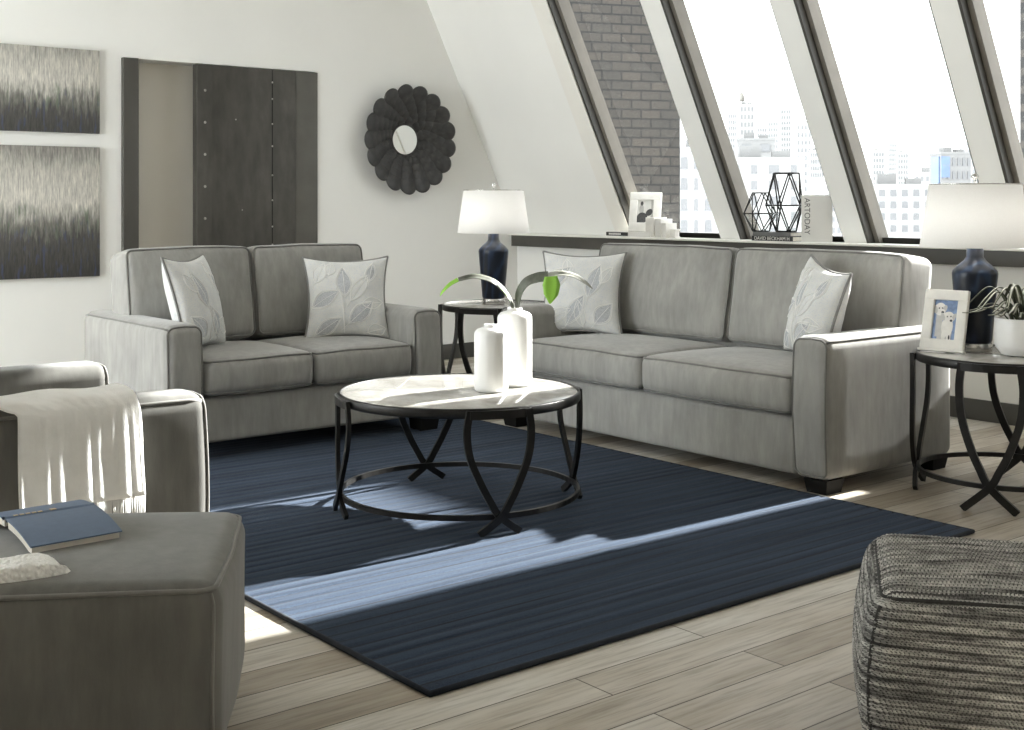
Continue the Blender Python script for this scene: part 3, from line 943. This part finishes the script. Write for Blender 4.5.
ell(p, .020, .052, .003, .008, .0118, 2)
p.v[p0:] = [(max(x0, min(x1, (x - .002) * 1.3 + .002)), y, max(z0, min(z1, z0 + (z - z0) * 1.3))) for x, y, z in p.v[p0:]]
p.build('photograph', [cA, cB, cC, cD], t)

gA = plain('photo_grey', (.42, .41, .38), .3, var=.12, scale=30)
gB = plain('photo_pale', (.66, .65, .61), .3, var=.06, scale=30)
gC = plain('photo_charcoal', (.05, .05, .048), .3, var=.3, scale=60)
t = thing('picture_frame', 'white frame with a black and white photo of a seated person on the sill', 'picture frame', (6.555, 6.575, 1.046), rot=(-.20, 0, math.radians(-62)))
W_, H_, BD = .24, .285, .058
frame_parts(t, W_, H_, BD)
p = MB()
quad(p, -.064, .064, .056, .230, .010, 1)
quad(p, .042, .062, .058, .226, .0103, 0)
ell(p, -.028, .202, .011, .016, .0105, 2); ell(p, -.030, .158, .018, .04, .0104, 0)
ell(p, -.022, .095, .040, .040, .0106, 2, .3); quad(p, -.062, -.0, .057, .112, .0107, 2); ell(p, .03, .135, .030, .022, .0108, 2, .8)
p.build('photograph', [gA, gB, gC], t)

# ------------------------------------------------------------------ things on the window ledge
SZ = 1.0005
def book(name, label, loc, rotz, L, D, T_, cov, upright=False, title=None, tsize=.02, tmat='ink', group=None, lean=None):
    """lies flat with the spine on -y (length along x); upright: stands on its short edge with the spine on -y"""
    t = thing(name, label, 'book', loc, rotz, group)
    c = MB(); pg = MB()
    if not upright:
        c.box(-L / 2, L / 2, 0, D, 0, .003, bev=.001); c.box(-L / 2, L / 2, 0, D, T_ - .003, T_, bev=.001); c.box(-L / 2, L / 2, -.003, .002, 0, T_, bev=.0012)
        pg.box(-L / 2 + .004, L / 2 - .004, .002, D - .004, .003, T_ - .003)
    else:
        c.box(-T_ / 2, -T_ / 2 + .003, 0, D, 0, L, bev=.001); c.box(T_ / 2 - .003, T_ / 2, 0, D, 0, L, bev=.001); c.box(-T_ / 2, T_ / 2, -.003, .002, 0, L, bev=.0012)
        pg.box(-T_ / 2 + .003, T_ / 2 - .003, .002, D - .005, .004, L - .004)
    c.build('cover', cov, t); pg.build('pages', M['paper'], t)
    if title:
        fc = bpy.data.curves.new('title', 'FONT'); fc.body = title; fc.size = tsize; fc.extrude = .0002
        fc.align_x = 'CENTER'; fc.align_y = 'CENTER'
        tmp = bpy.data.objects.new('title_text', fc)
        me = bpy.data.meshes.new_from_object(tmp); bpy.data.objects.remove(tmp); bpy.data.curves.remove(fc)
        me.materials.clear(); me.materials.append(M[tmat])
        o = bpy.data.objects.new('title', me); COL.objects.link(o); o.parent = t
        if not upright:
            o.location = (0, -.0036, T_ / 2); o.rotation_euler = (PI / 2, 0, 0)
        else:
            o.location = (T_ / 2 + .0004, .032, L * .55); o.rotation_euler = (PI / 2, PI / 2, PI / 2)
    return t
RZ = -PI / 2
book('book', 'dark book with white spine lettering at the bottom under the wire terrariums', (6.492, 5.335, SZ), RZ, .34, .15, .032, M['bookdark'], title='DAVID BECKHAM H', tsize=.033)
book('book', 'grey book lying on top of the dark lettered book under the wire terrariums', (6.50, 5.345, SZ + .0325), RZ, .31, .14, .026, plain('grey_book_cloth', (.14, .14, .135), .6))
book('book', 'tall white upright book with grey spine lettering beside the wire terrariums', (6.515, 5.110, SZ), math.radians(-143), .30, .19, .05, M['bookwhite'], True, 'ARTODAY', .05, 'inkdark')
bk = book('book', 'wide white book with a dark spine label lying under the small photo frame', (6.50, 6.69, SZ), RZ, .46, .17, .037, M['bookwhite'])
q = MB(); q.box(-.235, .0, -.0036, -.0028, .005, .032); lbl = q.build('spine_label', M['bookdark'], bk)
q = MB()
x = -.205
for k in range(12):
    w = random.uniform(.006, .013); q.box(x, x + w, -.0041, -.0035, .012, .025); x += w + .003
q.build('lettering', M['ink'], lbl)
book('book', 'tallest white upright book beside the small photo frame', (6.505, 6.47, SZ + .0), RZ, .145, .13, .085, M['white_fr'], True)
bk_mid = book('book', 'middle-height white upright book between two others beside the small photo frame', (6.505, 6.39, SZ), RZ, .135, .12, .06, M['bookwhite'], True)
book('book', 'shortest white upright book nearest the brick edge beside the small photo frame', (6.505, 6.33, SZ), RZ, .105, .11, .045, M['white_fr'], True)
q = MB(); q.box(-.028, .028, -.028, .028, 0, .012, bev=.003); q.box(-.024, .024, -.024, .024, .012, .05, bev=.004); q.box(-.028, .028, -.028, .028, .05, .062, bev=.003)
tag(q.build('bookend', M['white_fr'], loc=(6.55, 6.265, SZ)), 'small white block bookend at the end of the white books on the sill', 'bookend')

def terrarium(label, loc, r0, r1, r2, z1, z2, rotz, bar):
    t = thing('wire_terrarium', label, 'terrarium', loc, rotz, 'black wire terrariums')
    n = 5
    def ring(r, z, ph): return [Vector((r * math.cos(2 * PI * (k + ph) / n), r * math.sin(2 * PI * (k + ph) / n), z)) for k in range(n)]
    A, B_, C_ = ring(r0, bar, 0), ring(r1, z1, .5), ring(r2, z2, 0)
    b = MB()
    for rg in (A, B_, C_):
        for k in range(n): b.tube([rg[k], rg[(k + 1) % n]], bar, 6)
    for k in range(n):
        for lo, hi in ((A, B_), (C_, B_)):
            b.tube([lo[k], hi[k]], bar, 6); b.tube([lo[k], hi[k - 1]], bar, 6)
    b.build('wire_frame', M['iron'], t)
    g = MB(); vs = [tuple(p * .985) for p in A + B_]
    fs = [tuple(range(n))[::-1]]
    for k in range(n): fs += [(k, n + k, n + k - 1 if k else 2 * n - 1), (k, (k + 1) % n, n + k)]
    g.add(vs, fs, 0, False); g.build('glass_panels', M['glass'], t)
    return t
terrarium('small black geometric wire terrarium, lower of the two on the sill', (6.545, 5.475, SZ + .059), .058, .112, .060, .120, .258, .2, .004)
terrarium('large black geometric wire terrarium, taller of the two on the sill', (6.545, 5.268, SZ + .059), .07, .126, .088, .175, .385, .45, .005)

# ------------------------------------------------------------------ white planter with a spider plant
pl = thing('planter', 'white ceramic planter on the end table at the right edge', 'planter', (5.03, 2.79, .606))
b = MB(); b.lathe([(0, 0), (.078, 0), (.082, .003), (.104, .030), (.108, .042), (.109, .152), (.107, .156), (.102, .156), (.101, .15), (.101, .125), (0, .125)], 64)
b.build('pot', M['white_cer'], pl)
b = MB(); b.lathe([(.1005, .127), (.05, .132), (0, .134)], 24); b.build('soil', M['soil'], pl)
sp = thing('spider_plant', 'spider plant with arching striped leaves growing in the white planter', 'plant', (5.03, 2.79, .738))
rs = random.Random(5)
for k in range(30):
    a = rs.uniform(0, 2 * PI) if k > 13 else math.radians(rs.uniform(125, 230))
    L = rs.uniform(.15, .20); rise = rs.uniform(.05, .16)
    if k < 5: L = rs.uniform(.19, .22); rise = rs.uniform(.06, .10)
    if k in (6, 7, 8, 9): L = .14; rise = .12 + .015 * (k - 6)
    dx, dy = math.cos(a), math.sin(a)
    base = Vector((dx * .02 + rs.uniform(-.02, .02), dy * .02 + rs.uniform(-.02, .02), 0))
    pts = [base, base + Vector((dx * L * .22, dy * L * .22, rise * .75)), base + Vector((dx * L * .5, dy * L * .5, rise)),
           base + Vector((dx * L * .8, dy * L * .8, rise * .72)), base + Vector((dx * L, dy * L, rise * .25 + .03))]
    b = MB(); blade(b, pts, [.004, .007, .0075, .006, .001], fold=.35)
    l = b.build('leaf', M['spider'], sp)
    s_ = MB(); blade(s_, [p_ + Vector((0, 0, .0022)) for p_ in pts], [.002, .003, .0035, .0025, .0005], fold=.35)
    s_.build('cream_stripe', M['spiderlt'], l)

# ------------------------------------------------------------------ petal mirror
mr = thing('petal_mirror', 'round wall mirror framed by layered dark metal petals', 'mirror', (5.475, YB - .012, 1.74))
b = MB(); b.lathe([(0, 0), (.33, 0), (.33, .012), (0, .012)], 48, M=Matrix.Rotation(PI / 2, 4, 'X')); b.build('backplate', M['pewter'], mr)
rings = [(.350, 17, .080, .095), (.290, 16, .070, .075), (.238, 15, .061, .056), (.194, 14, .052, .040), (.155, 12, .046, .027)]
for rr, n, pr, yy in rings:
    b = MB()
    b.lathe([(0, .012), (pr * .5, .009), (pr * .85, .002), (pr, -.004), (pr * .98, -.007), (0, .004)], 24)
    proto = None
    for k in range(n):
        a = 2 * PI * (k + (n % 2) * .5 + rr * 3.1) / n
        if proto is None: o = proto = b.build('petal', M['pewter'], mr)
        else:
            o = proto.copy(); COL.objects.link(o); o.parent = mr
        mt = Matrix.Translation((rr * math.cos(a), -yy, rr * math.sin(a))) @ Matrix.Rotation(-(a - PI / 2), 4, 'Y') @ Matrix.Rotation(PI / 2 + .30, 4, 'X')
        o.matrix_local = mt
b = MB(); b.lathe([(.112, .022), (.117, .030), (.126, .028), (.130, .020), (.130, .012), (.112, .012), (.112, .022)], 48, M=Matrix.Rotation(PI / 2, 4, 'X')); b.build('inner_ring', M['pewter'], mr)
b = MB(); b.lathe([(0, .023), (.113, .023), (.113, .019), (0, .019)], 48, M=Matrix.Rotation(PI / 2, 4, 'X'), smooth=False); b.build('mirror_glass', M['mirror'], mr)

# ------------------------------------------------------------------ paintings
def painting(label, x0, x1, z0, z1, zlo, zhi, nmx):
    t = thing('painting', label, 'painting', ((x0 + x1) / 2, YB - .001, z0))
    b = MB(); b.box(-(x1 - x0) / 2, (x1 - x0) / 2, -.035, 0, 0, z1 - z0, bev=.003)
    b.build('canvas', painting_mat(nmx, 0, 0, zlo, zhi), t)
    return t
painting('lower abstract grey canvas with pale glow over dark reed-like strokes', 1.95, 3.067, .77, 1.615, 0, .845, 'reed_painting_pale')
painting('upper abstract grey canvas hanging above the paler one', 1.95, 3.067, 1.705, 2.25, -.08, .62, 'reed_painting_dark')

# ------------------------------------------------------------------ ottoman, book, fleece
OA = math.radians(-31.5)
ot = thing('ottoman', 'grey velvet ottoman at left front with a blue book on it', 'ottoman', (.984, 2.885, 0), OA)
OW, OD = .80, .66
def odf(p, hs):
    x, y, z = p
    u, v, w = x / hs[0], y / hs[1], z / hs[2]
    z += max(0, w) * .022 * (max(0, 1 - u * u) * max(0, 1 - v * v)) ** .5
    y += v * .012 * (max(0, 1 - u * u)) * (1 if w < .6 else .6) + .003 * noise.noise(Vector((x * 5, z * 4, 1)))
    x += u * .014 * (max(0, 1 - v * v)) + .004 * noise.noise(Vector((y * 5, z * 5, 7)))
    return [x, y, z]
b = MB(); hs = (OW / 2, OD / 2, .19)
b.rbox(OW, OD, .38, .05, k=4, n=10, off=(0, 0, .268), deform=odf); cu = b.build('upholstered_block', M['sofa_shaded'], ot)
pp = MB(); pp.tube([rmap((x, y, hs[2]), hs, .05, odf, (0, 0, .268), .002) for x, y in densify(rrect(hs[0], hs[1], .05), .04)], .0055, 6, closed=True)
for sx in (-1, 1):
    for sy in (-1, 1):
        pp.tube([rmap((sx * hs[0], sy * hs[1], hs[2] * (1 - .2 * k)), hs, .05, odf, (0, 0, .268), .001) for k in range(0, 10)], .004, 6)
pp.build('piping', M['pipe'], cu)
for sx in (-1, 1):
    for sy in (-1, 1):
        f = MB(); x, y = sx * (OW / 2 - .08), sy * (OD / 2 - .08)
        f.lathe([(0, 0), (.026, 0), (.036, .085), (0, .085)], 4, M=Matrix.Translation((x, y, 0)) @ Matrix.Rotation(PI / 4, 4, 'Z'), smooth=False)
        f.build('foot', M['foot'], ot)

ob = thing('open_book', 'blue clothbound book lying open face down on the ottoman', 'book', (1.005, 2.975, .4735), math.radians(2))
L2 = .105
def cov(sg, mat, name, thick, y_out, z_out, z_in, x_in=0, y_in=.012):
    m_ = MB(); vs = []
    n = 10
    for i in range(n + 1):
        t_ = i / n
        y = sg * (y_in + (y_out - y_in) * t_); z = z_in + (z_out - z_in) * t_ + .010 * math.sin(PI * t_) * (1 if sg > 0 else .5)
        for x in (-L2 + x_in, L2 - x_in):
            vs += [(x, y, z), (x, y, z - thick)]
    fs = []
    for i in range(n):
        a = i * 4; c = a + 4
        fs += [(a, a + 2, c + 2, c), (a + 1, c + 1, c + 3, a + 3), (a, c, c + 1, a + 1), (a + 2, a + 3, c + 3, c + 2)]
    fs += [(0, 1, 3, 2), (n * 4, n * 4 + 2, n * 4 + 3, n * 4 + 1)]
    m_.add(vs, fs, 0, False)
    return m_.build(name, mat, ob)
cov(-1, M['bookblue'], 'cover', .003, .165, .022, .054); cov(1, M['bookblue'], 'cover', .003, .165, .022, .054)
cov(-1, M['paper'], 'pages', .018, .160, .018, .0495, .005); cov(1, M['paper'], 'pages', .018, .160, .018, .0495, .005)
m_ = MB(); m_.grid(2, 10, lambda u, v: (-L2 + 2 * L2 * u, -.014 + .028 * v, .050 + .007 * math.sin(PI * v))); m_.grid(2, 10, lambda u, v: (L2 - 2 * L2 * u, -.014 + .028 * v, .046 + .007 * math.sin(PI * v)))
spn = m_.build('spine', M['bookblue'], ob)
m_ = MB(); m_.box(-L2, L2, -.0175, -.0125, .0492, .0522); m_.box(-L2, L2, .0125, .0175, .0492, .0522); m_.build('hinge_groove', M['bookbluedk'], ob)
m_ = MB()
for k in range(5): m_.box(-.085 + k * .014, -.075 + k * .014, -.006, .002, .0562, .0574)
m_.box(.0, .014, -.006, .006, .0562, .0574); m_.build('foil_stamp', M['gold'], spn)

m_ = MB()
def fl(u, v):
    x = .60 + .34 * u; y = 2.655 + .13 * v + .02 * math.sin(u * 5)
    e = min(u, 1 - u, v, 1 - v)
    z = .474 + .026 * min(1, (e * 9)) ** .6 * (1 - .25 * u) + .006 * noise.noise(Vector((u * 6, v * 4, 2)))
    return (x, y + .05 * (u > 2), z - (.005 if e < .01 else 0))
m_.grid(28, 14, fl); m_.grid(28, 14, lambda u, v: (lambda p: (p[0], p[1], .470))(fl(1 - u, v)))
tag(m_.build('fleece_cloth', M['fleece']), 'bunched white fleece cloth on the ottoman in front of the blue book', 'cloth')

# ------------------------------------------------------------------ ivory throw over the chair arm
th = thing('throw_blanket', 'ivory knitted throw with fringe draped over the armchair arm', 'throw blanket', (1.275, 3.545, 0))
# profile across the arm (y relative to the outer face at 0, inner face at .195)
prof = [(.262, .44), (.250, .52), (.236, .59), (.222, .648), (.200, .681), (.165, .693), (.10, .698), (.045, .694), (.005, .682), (-.020, .655), (-.030, .60), (-.034, .53), (-.038, .465), (-.042, .405)]
pr = catmull([(y, z, 0) for y, z in prof], 4)
NU = 44
def thr(u, j, lift=0):
    y, z = pr[j][0], pr[j][1]
    s_ = j / (len(pr) - 1)
    hang = max(0, (s_ - .60) / .40)
    x = -.165 + .335 * u + (u - .5) * .02 * hang + .008 * math.sin(s_ * 6 + u * 2) * (1 - u) - .20 * (1 - u) * max(0, min(1, (.66 - s_) / .2))
    rip = .0045 * math.sin(u * 19 + 1.5 * s_) * (.25 + .75 * hang) + .003 * math.sin(u * 41 + 2)
    y2 = y - abs(rip) * (1 if s_ > .45 else .3) - .004
    z2 = z + (.004 + .004 * math.sin(u * 13)) * (1 if s_ < .62 else 0)
    return (x, y2 - lift * (1 if s_ > .5 else -1), z2 + lift)
m_ = MB()
n = len(pr)
vs = [thr(i / NU, j) for j in range(n) for i in range(NU + 1)]
fs = [(j * (NU + 1) + i, (j + 1) * (NU + 1) + i, (j + 1) * (NU + 1) + i + 1, j * (NU + 1) + i + 1) for j in range(n - 1) for i in range(NU)]
m_.add(vs, fs)
cl = m_.build('cloth', M['throw'], th)
sol = cl.modifiers.new('thickness', 'SOLIDIFY'); sol.thickness = .006; sol.offset = 1
fr = MB(); rs = random.Random(3)
for k in range(95):
    u = (k + .5) / 95; x, y, z = thr(u, n - 1)
    dx, dz = rs.uniform(-.006, .006), rs.uniform(.10, .13)
    fr.tube([(x, y - .002, z + .012), (x + dx * .4, y - .004, z - dz * .4), (x + dx, y - .003 + rs.uniform(-.004, .004), z - dz)], .0022, 5)
fr.build('fringe', M['throw'], th)

# ------------------------------------------------------------------ woven pouf
PW, PH = .52, .41
po = thing('pouf', 'square grey woven rag pouf at the right front corner', 'pouf', (2.666, 1.55, 0), math.radians(-53.5))
def pdf(p, hs, plain_=False):
    x, y, z = p
    u, v, w = x / hs[0], y / hs[1], z / hs[2]
    bulge = .045 * max(0, 1 - w * w)
    x2 = x * (1 + bulge / hs[0] * (1 - .3 * v * v)); y2 = y * (1 + bulge / hs[1] * (1 - .3 * u * u))
    z2 = z + (.02 * (max(0, 1 - u * u) * max(0, 1 - v * v)) ** .6 if z > 0 else 0)
    # woven ridges: rows round the sides, rows across the top
    if plain_: return [x2, y2, z2]
    if abs(w) < .93:
        q = z * 2 * PI / .0175; s_ = x if abs(v) > abs(u) else y
        amp = .0042 + .0020 * noise.noise(Vector((s_ * 9, z * 40, 3)))
        k = amp * math.sin(q) + .0016 * math.sin(s_ * 2 * PI / .010 + math.floor(q / (2 * PI)) * PI)
        if abs(u) > .92: x2 += math.copysign(k, u)
        if abs(v) > .92: y2 += math.copysign(k, v)
    else:
        q = y * 2 * PI / .0175
        z2 += (.0036 + .0018 * noise.noise(Vector((x * 9, y * 40, 9)))) * math.sin(q) + .0014 * math.sin(x * 2 * PI / .010 + math.floor(q / (2 * PI)) * PI)
    z2 += .004 * noise.noise(Vector((x * 7, y * 7, z * 7)))
    return [x2, y2, z2]
b = MB(); b.rbox(PW, PW, PH, .045, k=8, n=110, off=(0, 0, PH / 2), deform=pdf)
pb = b.build('woven_cover', M['pouf'], po)
sm_ = MB(); hs = (PW / 2, PW / 2, PH / 2)
for sx in (-1, 1):
    for sy in (-1, 1):
        sm_.tube([rmap((sx * hs[0], sy * hs[1], hs[2] * (.9 - .06 * k)), hs, .045, lambda p, h: pdf(p, h, True), (0, 0, PH / 2), .001) for k in range(31)], .0055, 6)
sm_.tube([rmap((x, y, hs[2]), hs,   .045, lambda p, h: pdf(p, h, True), (0, 0, PH / 2), .000) for x, y in densify(rrect(hs[0], hs[1], .045), .03)], .0045, 6, closed=True)
sm_.build('seam', M['poufseam'], pb)

# ------------------------------------------------------------------ outside: brick wall and city
b = MB(); b.box(-3.2, 0, 0, .3, -3, 5.5)
bw = b.build('brick_wall', M['brick'], loc=(8.79, 8.34, 0)); bw.rotation_euler = (0, 0, math.radians(-22))
tag(bw, 'dark brown brick wall outside the farthest slanted window', 'brick wall')

def facade(name, c, var=.1):
    return plain(name, c, .8, var=var, scale=.15)
FM = [facade('pale_render', (.135, .134, .130)), facade('white_brick', (.155, .154, .150)), facade('grey_concrete', (.085, .0845, .083)), facade('warm_stone', (.13, .127, .121))]
WM = plain('distant_window_glass', (.062, .063, .065), .6, var=.3, scale=.3)
WB = plain('blue_window_glass', (.035, .06, .12), .3, var=.3, scale=.3)
CITY = [
 # kind, bearing tan, distance, width, roof height, turn, label
 ('B', .1514, 180, 6.9, 9.3, 6, 'pale apartment block just right of the brick wall'),
 ('B', .2008, 240, 14.9, 10.0, 4, 'pale flat-roofed apartment block behind the wire terrariums'),
 ('K', .1944, 300, 8.8, 16.8, 4, 'grey rooftop block rising behind the apartment block in the second window'),
 ('T', .1757, 760, 5.5, 56.4, 12, 'slim pale tower seen left of the water tank in the second window'),
 ('W', .1872, 880, 9.8, 70.7, 8, 'tall pale tower carrying a dark water tank on the roof'),
 ('T', .2080, 800, 6.4, 54.2, -6, 'pale tower right of the water tank tower'),
 ('T', .2183, 920, 7.3, 70.9, 5, 'tall pointed pale tower at the right of the second window'),
 ('T', .1992, 840, 6.7, 52.8, 9, 'short pale tower between the two tall ones in the second window'),
 ('T', .2327, 840, 9.4, 55.5, -5, 'pale slab tower behind the tall white upright book'),
 ('B', .2430, 640, 6.5, 28.3, 5, 'pale block half hidden by the pier after the second window'),
 ('K', .2701, 600, 5.7, 34.2, 3, 'small grey tower top beside the frame of the third window'),
 ('T', .2921, 800, 7.0, 35.0, 10, 'pale tower at the left of the third window'),
 ('T', .3028, 960, 6.1, 47.9, -8, 'slim distant tower in the middle of the third window'),
 ('T', .3116, 880, 7.0, 37.0, 6, 'broad distant tower in the middle of the third window'),
 ('B', .3084, 360, 18.9, 6.7, 5, 'low pale city block along the bottom of the third window'),
 ('B', .3331, 480, 11.5, 13.1, -5, 'stepped pale building left of the blue-windowed block'),
 ('G', .3538, 320, 7.9, 14.3, 24, 'grey building with one blue glass side above the lamp shade'),
 ('T', .3657, 680, 9.8, 32.1, 6, 'pale tower behind the grey blue-sided building'),
 ('T', .3936, 800, 7.7, 35.0, 4, 'pale tower seen right of the last window frame'),
 ('B', .3988, 440, 19.3, 12.8, -4, 'low pale building behind the lamp shade at the right'),
 ('T', .4080, 720, 6.9, 27.1, 5, 'short pale tower at the right edge of the view'),
 ('T', .2582, 720, 11.5, 21.3, 5, 'wide pale tower hidden partly by the third window pier'),
]
s0, c0 = .62772, .77844
for kind, tn, dist, w, top, turn, label in CITY:
    x, y = s0 * dist + c0 * tn * dist, c0 * dist - s0 * tn * dist
    yaw = math.atan2(-x, y) + math.radians(turn)
    nmz = {'B': 'apartment_building', 'K': 'rooftop_block', 'G': 'office_building'}.get(kind, 'city_tower')
    t = thing(nmz, label, 'building', (x, y, -60), yaw, 'city buildings beyond the windows')
    H_ = top + 60; D_ = w * (.9 if kind != 'B' else .7)
    mat = FM[(int(dist) // 40) % 2 if kind == 'T' else (1 if kind == 'B' else 3)]
    if kind in 'KG': mat = FM[2]
    b = MB(); b.box(-w / 2, w / 2, 0, D_, 0, H_ - .6); b.box(-w / 2 - w * .015, w / 2 + w * .015, -w * .015, D_ + w * .015, H_ - .6, H_)
    b.build('walls', mat, t)
    b = MB()
    b.box(-w * .30, -w * .02, D_ * .3, D_ * .7, H_, H_ + w * .16); b.box(w * .12, w * .34, D_ * .2, D_ * .6, H_, H_ + w * .09)
    if kind in 'TW': b.tube([(w * .1, D_ * .4, H_), (w * .1, D_ * .4, H_ + w * .9)], w * .02, 6)
    b.build('roof_plant', FM[2] if kind != 'T' else mat, t)
    if kind == 'W':
        b = MB(); b.lathe([(0, H_ + 2), (1.9, H_ + 2), (1.9, H_ + 7), (0, H_ + 9.2)], 16, M=Matrix.Translation((-w * .33, D_ * .4, 0))); b.build('water_tank', M['trim'], t)
    # window bays on the side that faces the room
    if kind == 'K': nc, nr, fh = 2, 1, w * .35
    elif kind == 'T' or kind == 'W': nc, nr, fh = 4, 9, max(3.6, w * .55)
    else: nc, nr, fh = (4, 5, 3.0) if dist < 300 else (6, 4, 3.4)
    cw = w / nc; ww, wh = cw * .5, fh * .5
    bm_ = MB(); bm_.box(-ww / 2, ww / 2, -.25, .05, 0, wh); bm_.box(-ww / 2 - .1, ww / 2 + .1, -.35, .05, -.18, 0)
    pr_ = None
    for r_ in range(nr):
        for c_ in range(nc):
            if kind == 'B' and dist < 300 and c_ % 2 == 1 and r_ % 1 == 0: sx_ = .55
            else: sx_ = 1
            zz = H_ - .6 - fh * (r_ + .8)
            if zz < 1: continue
            if pr_ is None: o = pr_ = bm_.build('window', WM, t)
            else: o = pr_.copy(); COL.objects.link(o); o.parent = t
            o.location = (-w / 2 + cw * (c_ + .5), 0, zz); o.scale = (sx_, 1, 1)
    if kind == 'G':
        b = MB(); b.box(-w / 2 - .3, -w / 2 + .02, D_ * .1, D_ * .75, H_ - 9.5, H_ - 1.2); b.box(-w / 2, -w * .22, -.3, .02, H_ - 6.5, H_ - 1.2); b.build('glass_side', WB, t)

# ------------------------------------------------------------------ light
w = bpy.data.worlds.new('sky'); SC.world = w; w.use_nodes = True
nt = w.node_tree; nt.nodes.clear()
out = nt.nodes.new('ShaderNodeOutputWorld'); bg = nt.nodes.new('ShaderNodeBackground')
tc = nt.nodes.new('ShaderNodeTexCoord'); sx = nt.nodes.new('ShaderNodeSeparateXYZ'); rp = nt.nodes.new('ShaderNodeValToRGB')
mp = nt.nodes.new('ShaderNodeMapRange'); mp.inputs[1].default_value = -1; mp.inputs[2].default_value = 1
nt.links.new(tc.outputs['Generated'], sx.inputs[0]); nt.links.new(sx.outputs['X'], mp.inputs[0]); nt.links.new(mp.outputs[0], rp.inputs[0])
e = rp.color_ramp.elements
e[0].position = .15; e[0].color = (4.65, 4.8, 5.0, 1); e[1].position = .75; e[1].color = (1., 1.01, 1.03, 1)
nt.links.new(rp.outputs[0], bg.inputs[0]); bg.inputs[1].default_value = 2.6
nt.links.new(bg.outputs[0], out.inputs[0])

sd = bpy.data.lights.new('sun', 'SUN'); sd.energy = 38; sd.angle = math.radians(.9); sd.color = (1, .985, .96)
so = bpy.data.objects.new('sun', sd); COL.objects.link(so)
so.rotation_euler = Vector((-.88, .010, -.465)).to_track_quat('-Z', 'Y').to_euler()
so.location = (12, 1, 6)

# sampling portals in the openings
def portal(loc, rot, sx_, sy_):
    l = bpy.data.lights.new('window_portal', 'AREA'); l.shape = 'RECTANGLE'; l.size = sx_; l.size_y = sy_
    l.cycles.is_portal = True
    o = bpy.data.objects.new('window_portal', l); COL.objects.link(o); o.location = loc; o.rotation_euler = rot
portal((XL - .05, (WY + 7.7) / 2, 1.475), Vector((1, 0, 0)).to_track_quat('-Z', 'Y').to_euler(), 7.7 - WY, 2.25)
for y0, y1 in WIN:
    zc = (ZS + ZW1) / 2
    portal((xin(zc) + .03, (y0 + y1) / 2, zc), Vector((-1, 0, -SL)).to_track_quat('-Z', 'Y').to_euler(), y1 - y0, (ZW1 - ZS) * 1.118)

# ------------------------------------------------------------------ camera
cd = bpy.data.cameras.new('camera'); co = bpy.data.objects.new('camera', cd); COL.objects.link(co)
co.location = (0, 0, 1.25); co.rotation_euler = (PI / 2, 0, -math.atan2(s0, c0))
cd.sensor_width = 36; cd.lens = 36 * 1255 / 1024; cd.shift_y = -(365 - 203) / 1024
cd.clip_start = .05; cd.clip_end = 4000
SC.camera = co
SC.view_settings.view_transform = 'Standard'; SC.view_settings.look = 'None'
SC.view_settings.gamma = 1; SC.view_settings.use_curve_mapping = False
SC.view_settings.exposure = 0.0
SC.cycles.max_bounces = 10; SC.cycles.diffuse_bounces = 6; SC.cycles.transparent_max_bounces = 16
SC.cycles.sample_clamp_indirect = 8
